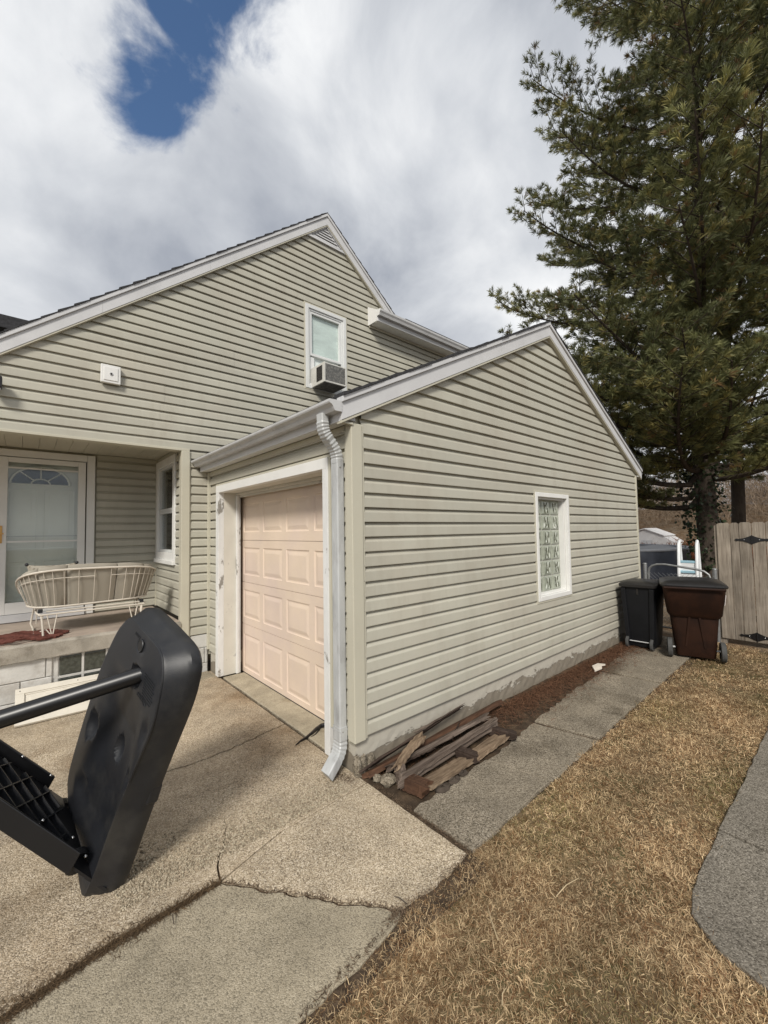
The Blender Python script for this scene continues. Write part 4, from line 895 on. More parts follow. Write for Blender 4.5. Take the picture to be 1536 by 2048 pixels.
for k, (t0, t1) in enumerate(((.13, .30), (.303, .425), (.428, .555), (.558, .70), (.703, .87))):
    rg = []
    for j, t in enumerate(np.linspace(t0, t1, 9)):
        a, c = spl(bot, t), spl(top, t); iv = inward(t); iv = iv/np.linalg.norm(iv); e_ = min(1, .55+1.6*min(j, 8-j)/4)
        sec = []
        for u, v in ((.0, .016), (.35, .014), (.75, .012), (1.02, .014), (1.12, .04), (1.12, .09), (1.0, .115), (.6, .125), (.2, .12), (-.02, .10), (-.05, .06)):
            u_ = .5+(u-.5)*(.95+.05*e_); v_ = .07+(v-.07)*e_; p = a+(c-a)*u_+iv*v_; sec.append(tuple(p))
        rg.append(sec)
    MB().loft(rg).build('back_cushion', FAB, GL, smooth=True)
b = MB().box(.09, 1.17, 5.97, 6.50, 1.00, 1.13); b.build('seat_cushion', FAB, GL, bevel=.03, seg=3)
for sx, d in ((.10, 1), (1.16, -1)):
    b = MB().tube([(sx, 6.42, .702), (sx-.02*d, 6.44, .76), (sx, 6.42, .90), (sx+.01*d, 6.38, .945), (sx+.02*d, 5.86, .945), (sx+.055*d, 5.80, .93), (sx+.065*d, 5.785, .86), (sx+.075*d, 5.765, .72), (sx+.06*d, 5.78, .702), (sx+.0*d, 5.90, .715), (sx, 6.30, .715), (sx, 6.42, .702)], .010, 8); b.build('glider_leg', WICK, GL, smooth=True)
    for (xa, xb, xc) in ((.105, .150, .19),): 
        b = MB().tube([(sx+xa*d, 5.79, .925), (sx+xb*d, 5.765, .700)], .006, 6).tube([(sx+xc*d, 5.79, .925), (sx+xb*d+.004, 5.765, .700)], .006, 6).tube([(sx+(xa-.035)*d, 5.80, .925), (sx+.075*d, 5.77, .72)], .005, 6); b.build('hanger_wire', WICK, GL)
    MB().tube([(sx+.05*d, 5.80, .76), (sx+.10*d, 5.79, .775), (sx+.14*d, 5.77, .715)], .006, 6).build('spring_link', WICK, GL)
    MB().tube([(sx+.03*d, 6.40, .925), (sx+.03*d, 6.40, .75)], .006, 6).build('rear_hanger', WICK, GL)
    MB().box(sx+.05*d-.02, sx+.05*d+.02, 5.84, 5.93, .950, .982).build('glide_block', BLACKP, GL)
MB().tube([(.13, 5.795, .932), (1.13, 5.795, .936)], .009, 8).build('base_bar', WICK, GL); MB().tube([(.20, 5.86, .955), (1.10, 5.86, .958)], .007, 8).build('base_bar', WICK, GL)
MB().tube([(.13, 6.40, .93), (1.13, 6.40, .932)], .009, 8).build('base_bar', WICK, GL)
PIL = thing('throw_pillow', 'flat floral throw pillow with dark corner tips resting on the glider back', 'pillow', (.24, 5.95, 1.36))
PF = mat('pillow_fabric', (.36, .33, .27), .9, .1, 10., .2, 60., col2=(.20, .17, .13), mixs=26., mixr=(.52, .58))
V = []; F = []; N_ = 14
for sgn in (1, -1):
    for i in range(N_+1):
        for j in range(N_+1):
            u, v = i/N_*2-1, j/N_*2-1; pin = 1-.10*(1-abs(u)**2)*abs(v)**3-.0; pv = 1-.12*(1-abs(v)**2)*abs(u)**3
            th = .055*((1-u**4)*(1-v**4))**.6
            V.append((.245+.225*u*pv, 5.945-.03*v+sgn*th, 1.36+.105*v*pin*(1+.12*abs(u)**4)))
o_ = (N_+1)**2
for s in range(2):
    for i in range(N_):
        for j in range(N_): a = s*o_+i*(N_+1)+j; F.append((a, a+N_+1, a+N_+2, a+1))
MB().add(V, F).build('pillow_body', PF, PIL, smooth=True)
for (x, z) in ((.03, 1.475), (.465, 1.472)): MB().sphere((x, 5.92, z), .018, 8, 6).build('corner_tip', BLACKP, PIL, smooth=True)
MAT_ = thing('braided_mat', 'red brown braided rug rumpled on the porch edge under glider legs', 'rug', (.1, 5.85, .694))
RUG = mat('braided_rug', (.125, .042, .03), .95, .35, 40., .8, 90., col2=(.09, .03, .022), mixs=20.)
rr = random.Random(3)
for k in range(9):
    y = 5.655+k*.055; pts = []; x0 = -.75; x1 = .40-.03*abs(k-4)
    for i in range(60):
        x = x0+(x1-x0)*i/59; fold = .028*math.exp(-((x+.02)/.12)**2)*(1 if k < 4 else .4)
        pts.append((x, y+.018*math.sin(x*30+k)+.03*math.exp(-((x+.05)/.15)**2)*math.sin(k), .706+fold+.006*abs(math.sin(x*45+k*1.7))))
    MB().tube(pts, .017, 6).build('braid', RUG, MAT_, smooth=True)
PN = thing('leaning_panel', 'cream white wooden panel door lying tilted against the porch foundation', 'panel', (.6, 5.35, 0))
PNM = mat('old_white_panel', (.62, .58, .50), .6, .06, 6., .1, 40., col2=(.50, .45, .37), mixs=5., mixr=(.55, .68))
pu, pv, pn_ = Vector((1, -.02, .0)).normalized(), Vector((0, .87, .5)).normalized(), None; pn_ = pu.cross(pv).normalized(); po = Vector((-.035, 5.215, .016))
def pb(name, u0, u1, v0, v1, h0, h1, bev=.003): c = po+pu*(u0+u1)/2+pv*(v0+v1)/2+pn_*(h0+h1)/2; MB().obox(c, pu*(u1-u0)/2, pv*(v1-v0)/2, pn_*(h1-h0)/2).build(name, PNM, PN, bevel=bev)
pb('stile', 0, 1.27, 0, .075, -.012, .012); pb('stile', 0, 1.27, .385, .455, -.012, .012); pb('rail', 0, .07, .0755, .3845, -.012, .0115); pb('rail', 1.2, 1.27, .0755, .3845, -.012, .0115)
pb('centre_panel', .07, 1.2, .075, .385, -.01, -.004, 0); pb('raised_field', .11, 1.16, .13, .335, -.004, .006, .008); pb('bead', .072, 1.198, .0755, .09, -.004, .004); pb('bead', .072, 1.198, .37, .384, -.004, .004)
for u, v in ((.035, .037), (.035, .42), (.5, .42)): c = po+pu*u+pv*v+pn_*.013; MB().tube([c, c+pn_*.002], .005, 8).build('screw_hole', DARKIN, PN)

# ------------------------------------------------------------------ rotten wood pile by the wall
WG = wood_mat('grey_split_wood', (.035, .025, .019), (.115, .088, .070), (.24, .19, .155), (3, 60, 60), bump=.8)
WT = wood_mat('pale_rotten_wood', (.075, .05, .033), (.21, .15, .10), (.33, .255, .175), (4, 45, 45), bump=.8)
WB = wood_mat('rusty_brown_board', (.04, .022, .015), (.085, .045, .027), (.14, .075, .045), (3, 40, 40), bump=.5)
WDk = wood_mat('dark_wet_wood', (.02, .013, .010), (.05, .034, .026), (.10, .075, .06), (3, 50, 50), bump=.8)
def plank(name, label, p0, p1, w, t, m, roll=0., taper=(1, 1), rag=.02, seed=0, cat='wood', group='broken boards piled beside the garage wall', bow=0.):
    p0, p1 = Vector(p0), Vector(p1); L = (p1-p0).length; d = (p1-p0)/L; sd_ = d.cross(Vector((0, 0, 1))).normalized(); up = sd_.cross(d)
    sd_, up = sd_*math.cos(roll)+up*math.sin(roll), -sd_*math.sin(roll)+up*math.cos(roll); rr = random.Random(seed)
    n_ = 14; rg = []
    for i in range(n_+1):
        f_ = i/n_; k = taper[0]+(taper[1]-taper[0])*f_; x = L*(f_-.5); rgd = []
        for a, c in ((-1, -1), (-.4, -1), (.3, -1), (1, -1), (1, -.2), (1, 1), (.4, 1), (-.2, 1), (-1, 1), (-1, .1)):
            e_ = rr.uniform(-rag, rag)*2.2 if i in (0, n_) else 0
            rgd.append((x+e_, a*w/2*k+rr.uniform(-.0025, .0025), c*t/2*k+rr.uniform(-.003, .003)+bow*math.sin(math.pi*f_)))
        rg.append(rgd)
    b = MB().loft(rg); me = bpy.data.meshes.new(name); me.from_pydata(b.v, [], b.f); me.materials.append(m); o = put(name, me)
    M4 = Matrix((d, sd_, up)).transposed().to_4x4(); M4.translation = (p0+p1)/2; o.matrix_world = M4; tag(o, label, cat, group); return o
plank('board', 'long rusty brown board lying lowest along the foundation, reaching farthest back', (1.90, 2.395, .03), (3.55, 2.40, .075), .10, .035, WB, .5, seed=1)
plank('board', 'nearly black splintered board leaning highest against the peeling foundation', (1.93, 2.41, .075), (3.02, 2.445, .165), .075, .022, WDk, .9, seed=2, rag=.05, taper=(.8, .5))
plank('board', 'thin dark grey splinter lying on the near black board by foundation', (2.45, 2.40, .165), (3.0, 2.43, .19), .03, .012, WG, .4, seed=12, rag=.04, taper=(1, .4))
plank('board', 'grey weathered board on edge in the middle of the broken pile', (2.02, 2.29, .075), (3.17, 2.27, .105), .085, .035, WG, .55, seed=3, rag=.02)
plank('board', 'long split grey board on edge nearest the walk in the pile', (1.96, 2.13, .07), (3.13, 2.16, .09), .028, .075, WG, .25, seed=4, rag=.015)
plank('board', 'loose grey strip splitting off the front board of the pile', (2.10, 2.10, .085), (3.10, 2.13, .125), .016, .026, WG, .3, seed=5, rag=.02, taper=(.6, 1))
plank('board', 'short pale twisted wood chunk lying slanted over the pile', (2.0, 2.20, .115), (2.36, 2.31, .165), .075, .035, WT, .3, seed=6, rag=.03, taper=(.7, 1.1), bow=.015)
plank('board', 'pale tan rotten plank flat on the soil at the near end of pile', (2.12, 2.035, .025), (2.55, 2.035, .03), .115, .028, WT, .12, seed=7)
plank('board', 'pale tan rotten plank flat on the soil at the far end of pile', (2.64, 2.03, .03), (3.06, 2.05, .035), .115, .028, WT, .12, seed=8)
plank('wood_block', 'mossy dark crosspiece block between the two pale flat planks', (2.575, 2.13, .055), (2.625, 1.975, .045), .07, .06, WDk, 0, seed=9, rag=.01)
plank('wood_block', 'crumbling rust stained block at the near end of the pile', (2.03, 2.13, .045), (2.07, 1.975, .04), .11, .075, WB, .1, seed=10, rag=.02)
plank('wood_block', 'dark rotten block at the far end of the flat planks', (3.08, 2.14, .045), (3.14, 1.99, .04), .07, .06, WDk, .1, seed=13, rag=.02)
plank('wood_block', 'upright grey stub standing at the near end of the pile', (2.03, 2.17, .0), (2.02, 2.19, .11), .06, .055, WG, .3, seed=11, rag=.012)
rr = random.Random(22)
for k, lab in enumerate(('thin dark splinter lying across the middle boards, nearest the drive', 'thin dark splinter lying across the middle boards, second from drive', 'thin dark splinter tucked behind the pale slanted chunk', 'thin grey splinter at the far end of the middle boards')):
    x = 2.15+k*.25; plank('splinter', lab, (x, 2.24+.04*(k % 2), .10), (x+.22, 2.20+.07*(k % 3), .115), .018, .010, (WDk, WG)[k == 3], .3, seed=40+k, rag=.02, taper=(1, .4), cat='wood')
rr = random.Random(21)
for (x, y, s, lab) in ((2.2, 1.955, .07, 'flat brown bark slab in front of pale planks, nearest the drive'), (2.33, 1.96, .06, 'flat brown bark slab in front of pale planks, second from drive'), (2.44, 1.965, .05, 'small brown bark slab in front of pale planks, third from drive')):
    b = MB(); b.sphere((0, 0, 0), 1, 10, 6); b.v = [(x+p[0]*s*rr.uniform(.8, 1.2), y+p[1]*s*.55*rr.uniform(.8, 1.2), .006+p[2]*.02*rr.uniform(.6, 1.3)) for p in b.v]; tag(b.build('bark_slab', BARK), lab, 'bark')
for (x, y, s, lab, mm) in ((1.96, 2.25, .055, 'grey lump of broken concrete beside the upright wood stub', WALK), (1.93, 2.33, .035, 'small grey concrete lump by the house corner', WALK), (2.28, 2.2, .05, 'grey stone between boards in the middle of the pile', WALK2)):
    b = MB(); b.sphere((0, 0, 0), 1, 9, 6); b.v = [(x+p[0]*s*rr.uniform(.7, 1.2), y+p[1]*s*rr.uniform(.7, 1.2), s*.5+p[2]*s*.8*rr.uniform(.7, 1.2)) for p in b.v]; tag(b.build('rock', mm), lab, 'rock')
b = MB(); b.prism([(5.28, 2.19), (5.42, 2.16), (5.50, 2.20), (5.55, 2.17), (5.52, 2.25), (5.40, 2.27)], lambda a, c, t: (a, c, .02+t*.02+(a-5.28)*.08)); tag(b.build('paper_scrap', mat('paper', (.62, .56, .48), .8)), 'crumpled pale paper scrap on the needle litter by the wall', 'litter')
b = MB().sphere((.755, 1.385, .012), .018, 8, 5, (1.2, .8, .7)); tag(b.build('paper_scrap', WHITE), 'tiny white scrap at the lawn edge of the front slab', 'litter')
# black shredded strap by the garage door
ST = thing('rubber_strip', 'black torn rubber seal strip curling from under the garage door corner', 'strip', (2.0, 3.1, .02))
b = MB().tube([(2.16, 3.22, .02), (2.11, 3.25, .03), (2.06, 3.27, .028), (1.99, 3.25, .024), (1.93, 3.22, .02), (1.86, 3.20, .012), (1.80, 3.19, .010), (1.74, 3.16, .008)], [.014, .02, .019, .017, .015, .012, .008, .004], 7); b.build('strip_body', BLACKM, ST)
MB().tube([(2.13, 3.19, .02), (2.09, 3.21, .05), (2.05, 3.25, .035)], .009, 6).build('strip_curl', BLACKM, ST); MB().tube([(2.02, 3.235, .02), (1.95, 3.195, .012), (1.90, 3.185, .008)], .006, 6).build('strip_shred', BLACKM, ST)
# ------------------------------------------------------------------ wheeled bins
def ring_rect(c, u, v, u0, u1, v0, v1, z, r=.05, k=4):
    out = []
    for cx_, cy_, a0 in ((u1-r, v1-r, 0), (u0+r, v1-r, 90), (u0+r, v0+r, 180), (u1-r, v0+r, 270)):
        for i in range(k+1): a = R_(a0+90*i/k); out.append(tuple(Vector(c)+u*(cx_+r*math.cos(a))+v*(cy_+r*math.sin(a))+Vector((0, 0, z))))
    return out
def wheel(parent, c, ax, r, w):
    c = Vector(c); ax = Vector(ax).normalized(); q = ax.orthogonal().normalized(); q2 = ax.cross(q)
    prof_ = [(-w/2, r*.62), (-w/2, r*.9), (-w/2+.008, r), (w/2-.008, r), (w/2, r*.9), (w/2, r*.62)]
    rg = [[tuple(c+ax*a+(q*math.cos(t)+q2*math.sin(t))*rad) for a, rad in prof_] for t in np.linspace(0, 2*math.pi, 28, endpoint=False)]
    n_ = len(prof_); b = MB(); b.v = [p for r_ in rg for p in r_]; m = len(rg); b.f = [(i*n_+k, ((i+1) % m)*n_+k, ((i+1) % m)*n_+k+1, i*n_+k+1) for i in range(m) for k in range(n_-1)]
    W_ = b.build('wheel', RUBBER, parent, smooth=True); MB().tube([c-ax*w*.3, c+ax*w*.3], r*.64, 20).build('hub', BLACKP, W_); return W_
RUBBER = mat('bin_tyre', (.06, .06, .058), .8, .2, 20., .2, 60.)
BROWN = mat('brown_bin_plastic', (.022, .0080, .0036), .6, .25, 5., .1, 120., spec=.22, col2=(.015, .0055, .0026), mixs=4.)
BBLACK = mat('black_bin_plastic', (.007, .0075, .009), .55, .2, 6., .1, 120., spec=.25)
LIDM = mat('bin_lid_plastic', (.017, .016, .016), .38, .25, 5., .15, 14., spec=.5)
u = Vector((.28, -.96, 0)).normalized(); v = Vector((.96, .28, 0)).normalized(); c = Vector((6.80, 1.50, 0))
BN = thing('wheeled_bin', 'brown wheeled trash cart with black lid, handle side out, by the fence gate', 'trash bin', c, 'wheeled trash bins by the gate')
MB().loft([ring_rect(c, u, v, -.215, .215, .0, .42, .03, .05), ring_rect(c, u, v, -.225, .225, -.02, .46, .12, .06), ring_rect(c, u, v, -.265, .265, -.035, .56, .56, .07)]).build('lower_body', BROWN, BN, smooth=True)
MB().loft([ring_rect(c, u, v, -.270, .270, -.05, .575, .555, .07), ring_rect(c, u, v, -.300, .300, -.085, .60, .60, .08), ring_rect(c, u, v, -.345, .345, -.13, .68, .955, .09), ring_rect(c, u, v, -.355, .355, -.14, .69, .962, .09)]).build('upper_body', BROWN, BN, smooth=True)
for s0, s1 in ((-.02, .03),): 
    for sx in (-.055, .055): MB().add([tuple(c+u*(sx*1.0-.012)+v*-.055+Vector((0, 0, .56))), tuple(c+u*(sx+.012)+v*-.055+Vector((0, 0, .56))), tuple(c+u*(sx*1.9+.012)+v*-.03+Vector((0, 0, .16))), tuple(c+u*(sx*1.9-.012)+v*-.03+Vector((0, 0, .16))), tuple(c+u*sx+v*.02+Vector((0, 0, .56))), tuple(c+u*sx*1.9+v*.02+Vector((0, 0, .16)))], [(0, 1, 2, 3), (0, 3, 5, 4), (1, 4, 5, 2), (0, 4, 1), (3, 2, 5)]).build('rib', BROWN, BN)
MB().loft([ring_rect(c, u, v, -.365, .365, -.15, .70, .963, .09), ring_rect(c, u, v, -.37, .37, -.155, .705, .985, .09), ring_rect(c, u, v, -.355, .355, -.135, .69, 1.005, .09), ring_rect(c, u, v, -.27, .27, -.03, .60, 1.035, .10), ring_rect(c, u, v, -.12, .12, .15, .45, 1.04, .1)]).build('lid', LIDM, BN, smooth=True)
MB().tube([c+u*-.33+v*-.17+Vector((0, 0, .955)), c+u*.33+v*-.17+Vector((0, 0, .955))], .014, 10).build('handle', BROWN, BN)
MB().tube([c+u*-.31+v*.03+Vector((0, 0, .13)), c+u*.31+v*.03+Vector((0, 0, .13))], .012, 8).build('axle', GUTTER, BN)
for s in (-1, 1): wheel(BN, c+u*s*.285+v*-.0+Vector((0, 0, .128)), u, .128, .06)
# sticker on the bin side: pale label with a dark arched mark and two lines of print
STK = MB(); sc_ = c+u*.333+v*.06+Vector((0, 0, .80)); su = v; sz = Vector((-.04*u.x, -.04*u.y, 1)).normalized(); sn = u
sz = (Vector((0, 0, 1))+u*.12).normalized(); STK.obox(sc_+u*.004, su*.05, sz*.065, u*.003); S_ = STK.build('sticker', mat('sticker', (.62, .56, .54), .5, .1), BN)
MB().tube([sc_+u*.008+su*.028*math.cos(a)+sz*(-.045+.032*math.sin(a)) for a in np.linspace(.2, math.pi-.2, 10)], .006, 5).build('sticker_mark', DARKIN, S_)
for k in range(3): MB().obox(sc_+u*.008+sz*(.045-.02*k), su*(.036-.006*k), sz*.004, u*.0012).build('sticker_print', mat('sticker_ink', (.30, .16, .15), .6), S_)
u = Vector((.05, -1, 0)).normalized(); v = Vector((1, .05, 0)).normalized(); c = Vector((6.82, 2.165, 0))
BK = thing('wheeled_bin', 'tall black wheeled trash cart squeezed against the garage wall', 'trash bin', c, 'wheeled trash bins by the gate')
MB().loft([ring_rect(c, u, v, -.175, .175, .0, .42, .03, .04), ring_rect(c, u, v, -.185, .185, -.02, .44, .10, .04), ring_rect(c, u, v, -.222, .222, -.06, .54, .90, .05)]).build('body', BBLACK, BK, smooth=True)
for s in (-1, 1): MB().add([tuple(c+u*(s*.15-.028)+v*-.04+Vector((0, 0, .10))), tuple(c+u*(s*.15+.028)+v*-.04+Vector((0, 0, .10))), tuple(c+u*(s*.185+.03)+v*-.085+Vector((0, 0, .88))), tuple(c+u*(s*.185-.03)+v*-.085+Vector((0, 0, .88))), tuple(c+u*(s*.15-.028)+v*.01+Vector((0, 0, .10))), tuple(c+u*(s*.15+.028)+v*.01+Vector((0, 0, .10))), tuple(c+u*(s*.185+.03)+v*-.03+Vector((0, 0, .88))), tuple(c+u*(s*.185-.03)+v*-.03+Vector((0, 0, .88)))], [(0, 1, 2, 3), (4, 0, 3, 7), (1, 5, 6, 2), (2, 6, 7, 3), (0, 4, 5, 1)]).build('corner_rib', BBLACK, BK, bevel=.008)
MB().loft([ring_rect(c, u, v, -.24, .24, -.095, .56, .90, .05), ring_rect(c, u, v, -.245, .245, -.10, .565, .935, .05), ring_rect(c, u, v, -.225, .225, -.07, .55, .955, .05), ring_rect(c, u, v, -.16, .16, .0, .45, .975, .05)]).build('lid', LIDM, BK, smooth=True)
MB().tube([c+u*-.13+v*-.035+Vector((0, 0, .11)), c+u*.13+v*-.035+Vector((0, 0, .11))], .007, 8).build('axle', GUTTER, BK)
for s in (-1, 1): wheel(BK, c+u*s*.155+v*-.025+Vector((0, 0, .085)), u, .085, .04)
MB().obox(c+v*-.062+Vector((0, 0, .84)), u*.012, v*.004, Vector((0, 0, .05))).build('latch_slot', DARKIN, BK)

# ------------------------------------------------------------------ chain-link gate, wooden fence and gate
GALV = mat('galvanised_steel', (.27, .275, .275), .45, .15, 20., .1, 60., metal=.6)
CG = thing('chain_link_gate', 'low grey chain link gate behind the two trash bins', 'gate', (8.1, 2.0, 0))
def arc(): return [(8.1, 2.40, .05), (8.1, 2.40, 1.0), (8.1, 2.385, 1.07), (8.1, 2.34, 1.115), (8.1, 2.27, 1.14), (8.1, 2.15, 1.145), (8.1, 1.72, 1.085), (8.1, 1.63, 1.06), (8.1, 1.57, 1.01), (8.1, 1.55, .94), (8.1, 1.55, .05)]
MB().tube(arc(), .018, 10).build('gate_frame', GALV, CG, smooth=True); MB().tube([(8.1, 2.40, .10), (8.1, 1.55, .10)], .016, 8).build('bottom_rail', GALV, CG)
b = MB(); stp = .062
for k in range(-16, 16):
    for sg in (1, -1):
        pts = []
        for i in range(30):
            z = .10+i*stp/2; y = 1.975+k*stp+sg*(i % 2)*stp/2*1.0
            yy = 1.55+((k+16)*stp)+sg*i*stp/2-.5
            if 1.56 < yy < 2.39 and z < 1.07: pts.append((8.1+sg*.002, yy, z))
        if len(pts) > 1: b.tube([pts[0], pts[-1]], .0022, 4, caps=False)
b.build('chain_mesh', GALV, CG, kind='stuff')
for (y, lab, h) in ((2.452, 'grey steel fence post beside the garage corner', 1.14), (1.495, 'grey steel fence post beside the wooden fence', 1.10)):
    p = thing('fence_post', lab, 'post', (8.1, y, 0)); MB().tube([(8.1, y, -.05), (8.1, y, h)], .032, 14).build('post_pipe', GALV, p, smooth=True); MB().sphere((8.1, y, h), .036, 12, 6, (1, 1, .6)).build('post_cap', GALV, p, smooth=True)
# bent wire scraps on the ground behind the bins
FW_ = wood_mat('weathered_fence', (.125, .10, .078), (.235, .20, .16), (.345, .30, .25), (45, 45, 2.2), bump=.35)
def picket(parent, y0, y1, z1):
    e_ = .022; b = MB().prism([(y0, .055), (y1, .055), (y1, z1-e_), (y1-e_, z1), (y0+e_, z1), (y0, z1-e_)], lambda a, c, t: (8.14+t*.018, a, c)); b.build('picket', FW_, parent, bevel=.002, origin=(8.15, (y0+y1)/2, .9))
FP = thing('wooden_fence', 'three weathered cedar pickets beside the grey steel post', 'fence', (8.15, 1.25, 0))
WG_ = thing('wooden_gate', 'weathered cedar picket gate with ornate black strap hinges', 'gate', (8.15, .3, 0))
rr = random.Random(8); picket(FP, 1.295, 1.452, 1.815); picket(FP, 1.192, 1.289, 1.818); picket(FP, 1.050, 1.186, 1.822)
y = 1.040
for i in range(12):
    w = (.145, .14, .138)[i % 3]; picket(WG_, y-w, y, 1.825+rr.uniform(-.006, .006)); y -= w+.007
for z in (.35, 1.5):
    MB().box(8.16, 8.20, 1.05, 1.45, z, z+.09).build('back_rail', FW_, FP); MB().box(8.16, 8.20, y, 1.035, z, z+.09).build('back_rail', FW_, WG_)
MB().box(8.165, 8.255, 1.40, 1.49, -.05, 1.78).build('corner_post', FW_, FP)
for z in (1.56, .135):
    hs = []
    for a in np.linspace(0, 2*math.pi, 40, endpoint=False):
        ca, sa = math.cos(a), math.sin(a); r_ = .045+.03*abs(ca)**8*2.2; hs.append((1.045+.165*ca*(abs(ca)**.5), z+.058*sa*(1-.6*abs(ca)**.7)+.014*sa*abs(math.cos(2*a))))
    H_ = MB().prism(hs, lambda a, c, t: (8.132+t*.007, a, c)).build('strap_hinge', BLACKM, WG_)
    for s in (-1, 1):
        MB().prism([(1.045+s*.20, z), (1.045+s*.175, z+.02), (1.045+s*.14, z+.008), (1.045+s*.14, z-.008), (1.045+s*.175, z-.02)], lambda a, c, t: (8.131+t*.007, a, c)).build('hinge_finial', BLACKM, H_)
        MB().sphere((8.131, 1.045+s*.085, z), .008, 8, 5).build('hinge_bolt', SCREW, H_)
    MB().tube([(8.128, 1.045, z-.045), (8.128, 1.045, z+.045)], .010, 10).build('hinge_pin', BLACKM, H_)
# ------------------------------------------------------------------ back yard: pool, ladder, shed, far house
PL = thing('covered_pool', 'round above ground pool under a sagging dark blue winter cover', 'pool', (14.4, 5.7, 0))
COVER = mat('pool_cover', (.022, .026, .036), .42, .3, 3., .3, 8., spec=.5)
rg = []; nA = 90
for (r_, z, amp) in ((2.42, .0, .0), (2.43, .35, .05), (2.45, .75, .05), (2.47, 1.05, .03), (2.45, 1.14, .01), (2.3, 1.12, .0), (1.2, .98, .0), (.1, .94, 0)):
    rg.append([(14.4+math.cos(a)*(r_+amp*math.sin(a*17+z*3)+amp*.6*math.sin(a*31)), 5.7+math.sin(a)*(r_+amp*math.sin(a*17+z*3)), z+(.02*math.sin(a*9) if z > 1 else 0)) for a in np.linspace(0, 2*math.pi, nA, endpoint=False)])
MB().loft(rg).build('pool_wall_cover', COVER, PL, smooth=True)
MB().tube([(14.4+2.46*math.cos(a), 5.7+2.46*math.sin(a), 1.13) for a in np.linspace(0, 2*math.pi, 60, endpoint=False)], .04, 8, closed=True).build('pool_rim', mat('pool_rim', (.22, .23, .25), .5), PL, smooth=True)
LAD = thing('pool_ladder', 'white plastic pool ladder with pale blue steps beside the pine trunk', 'ladder', (11.75, 2.66, 0))
LW = mat('white_plastic', (.75, .77, .78), .4, .04); LB = mat('pale_blue_plastic', (.32, .52, .62), .45, .05)
for y in (2.825, 2.475):
    MB().tube([(11.62, y, 0), (11.66, y, .7), (11.74, y, 1.36), (11.79, y, 1.43), (11.84, y, 1.36), (11.93, y, .7), (12.0, y, 0)], .032, 8).build('rail', LW, LAD, smooth=True)
for i, z in enumerate((.25, .48, .71, .94)):
    MB().box(11.60+.03*i, 11.72+.03*i, 2.49, 2.81, z-.02, z+.03).build('step', LB, LAD, bevel=.006)
MB().box(11.70, 11.72, 2.49, 2.81, .50, .93).build('step_riser', LW, LAD); MB().box(11.64, 11.66, 2.49, 2.81, .05, .66).build('step_riser', LW, LAD)
SH = thing('garden_shed', 'small low white gabled shed beyond the covered pool', 'shed', (29.5, 8.6, 0))
SHW = mat('shed_white', (.72, .70, .68), .7, .08, 3.)
MB().prism([(7.2, -.1), (9.9, -.1), (9.9, 1.25), (9.55, 1.42), (8.7, 1.66), (7.75, 1.22), (7.2, .85)], lambda a, c, t: (29+t*2.2, a, c)).build('shed_wall', SHW, SH)
MB().prism([(9.95, 1.3), (8.7, 1.70), (7.7, 1.27), (7.65, 1.22), (8.7, 1.64), (9.93, 1.24)], lambda a, c, t: (28.9+t*2.4, a, c)).build('shed_roof', SHW, SH)
MB().box(28.97, 29.0, 8.3, 8.9, .0, .95).build('shed_door', mat('shed_door', (.60, .60, .60), .6), SH)
FH = thing('neighbour_house', 'distant neighbour house with a broad grey shingle roof above the fence', 'house', (46, 4.4, 0))
NW = mat('neighbour_siding', (.46, .45, .43), .7, .05, 1.); NR = mat('grey_roof', (.17, .175, .19), .9, .15, 3., .3, 20.)
MB().box(44.6, 52, -3.6, 6.6, -.1, 2.4).build('wall', NW, FH)
RF = MB().prism([(44.1, 2.2), (48.3, 5.0), (52.5, 2.2), (52.5, 2.05), (48.3, 4.85), (44.1, 2.05)], lambda a, c, t: (a, -4.0+t*11, c)).build('roof', NR, FH)
MB().box(47.9, 48.6, 1.6, 2.2, 4.6, 5.9).build('chimney', mat('chimney_brick', (.24, .10, .07), .9, .2, 20.), RF)
for y in (-2, .5, 3.2, 5.2):
    wd = MB().box(44.54, 44.62, y-.45, y+.45, .9, 2.0).build('window', mat('far_glass', (.06, .07, .08), .1), FH); MB().box(44.52, 44.56, y-.52, y+.52, 2.0, 2.06).build('lintel', WHITE, wd)

# ------------------------------------------------------------------ pine trees
NEEDLE = attr_mat('pine_needles', .55, .25, .3)
def needles(P, D, L, n, wid, rng, spread=.75):
    """Tufts of needles: P base points, D directions, L lengths -> triangles."""
    m = len(P); base = np.repeat(P, n, 0); d = np.repeat(D, n, 0)+rng.normal(0, spread, (m*n, 3)); d /= np.linalg.norm(d, axis=1)[:, None]
    ln = np.repeat(L, n)*rng.uniform(.65, 1.15, m*n); s = np.cross(d, rng.normal(0, 1, (m*n, 3))); s /= np.linalg.norm(s, axis=1)[:, None]
    w = wid*rng.uniform(.7, 1.2, (m*n, 1))
    tip = base+d*ln[:, None]; tip[:, 2] -= .12*ln
    mid = base+d*(ln*.5)[:, None]
    V = np.stack([base-s*w*.6, mid+s*w, tip], 1).reshape(-1, 3)
    T = np.arange(m*n*3).reshape(-1, 3)
    return V, T
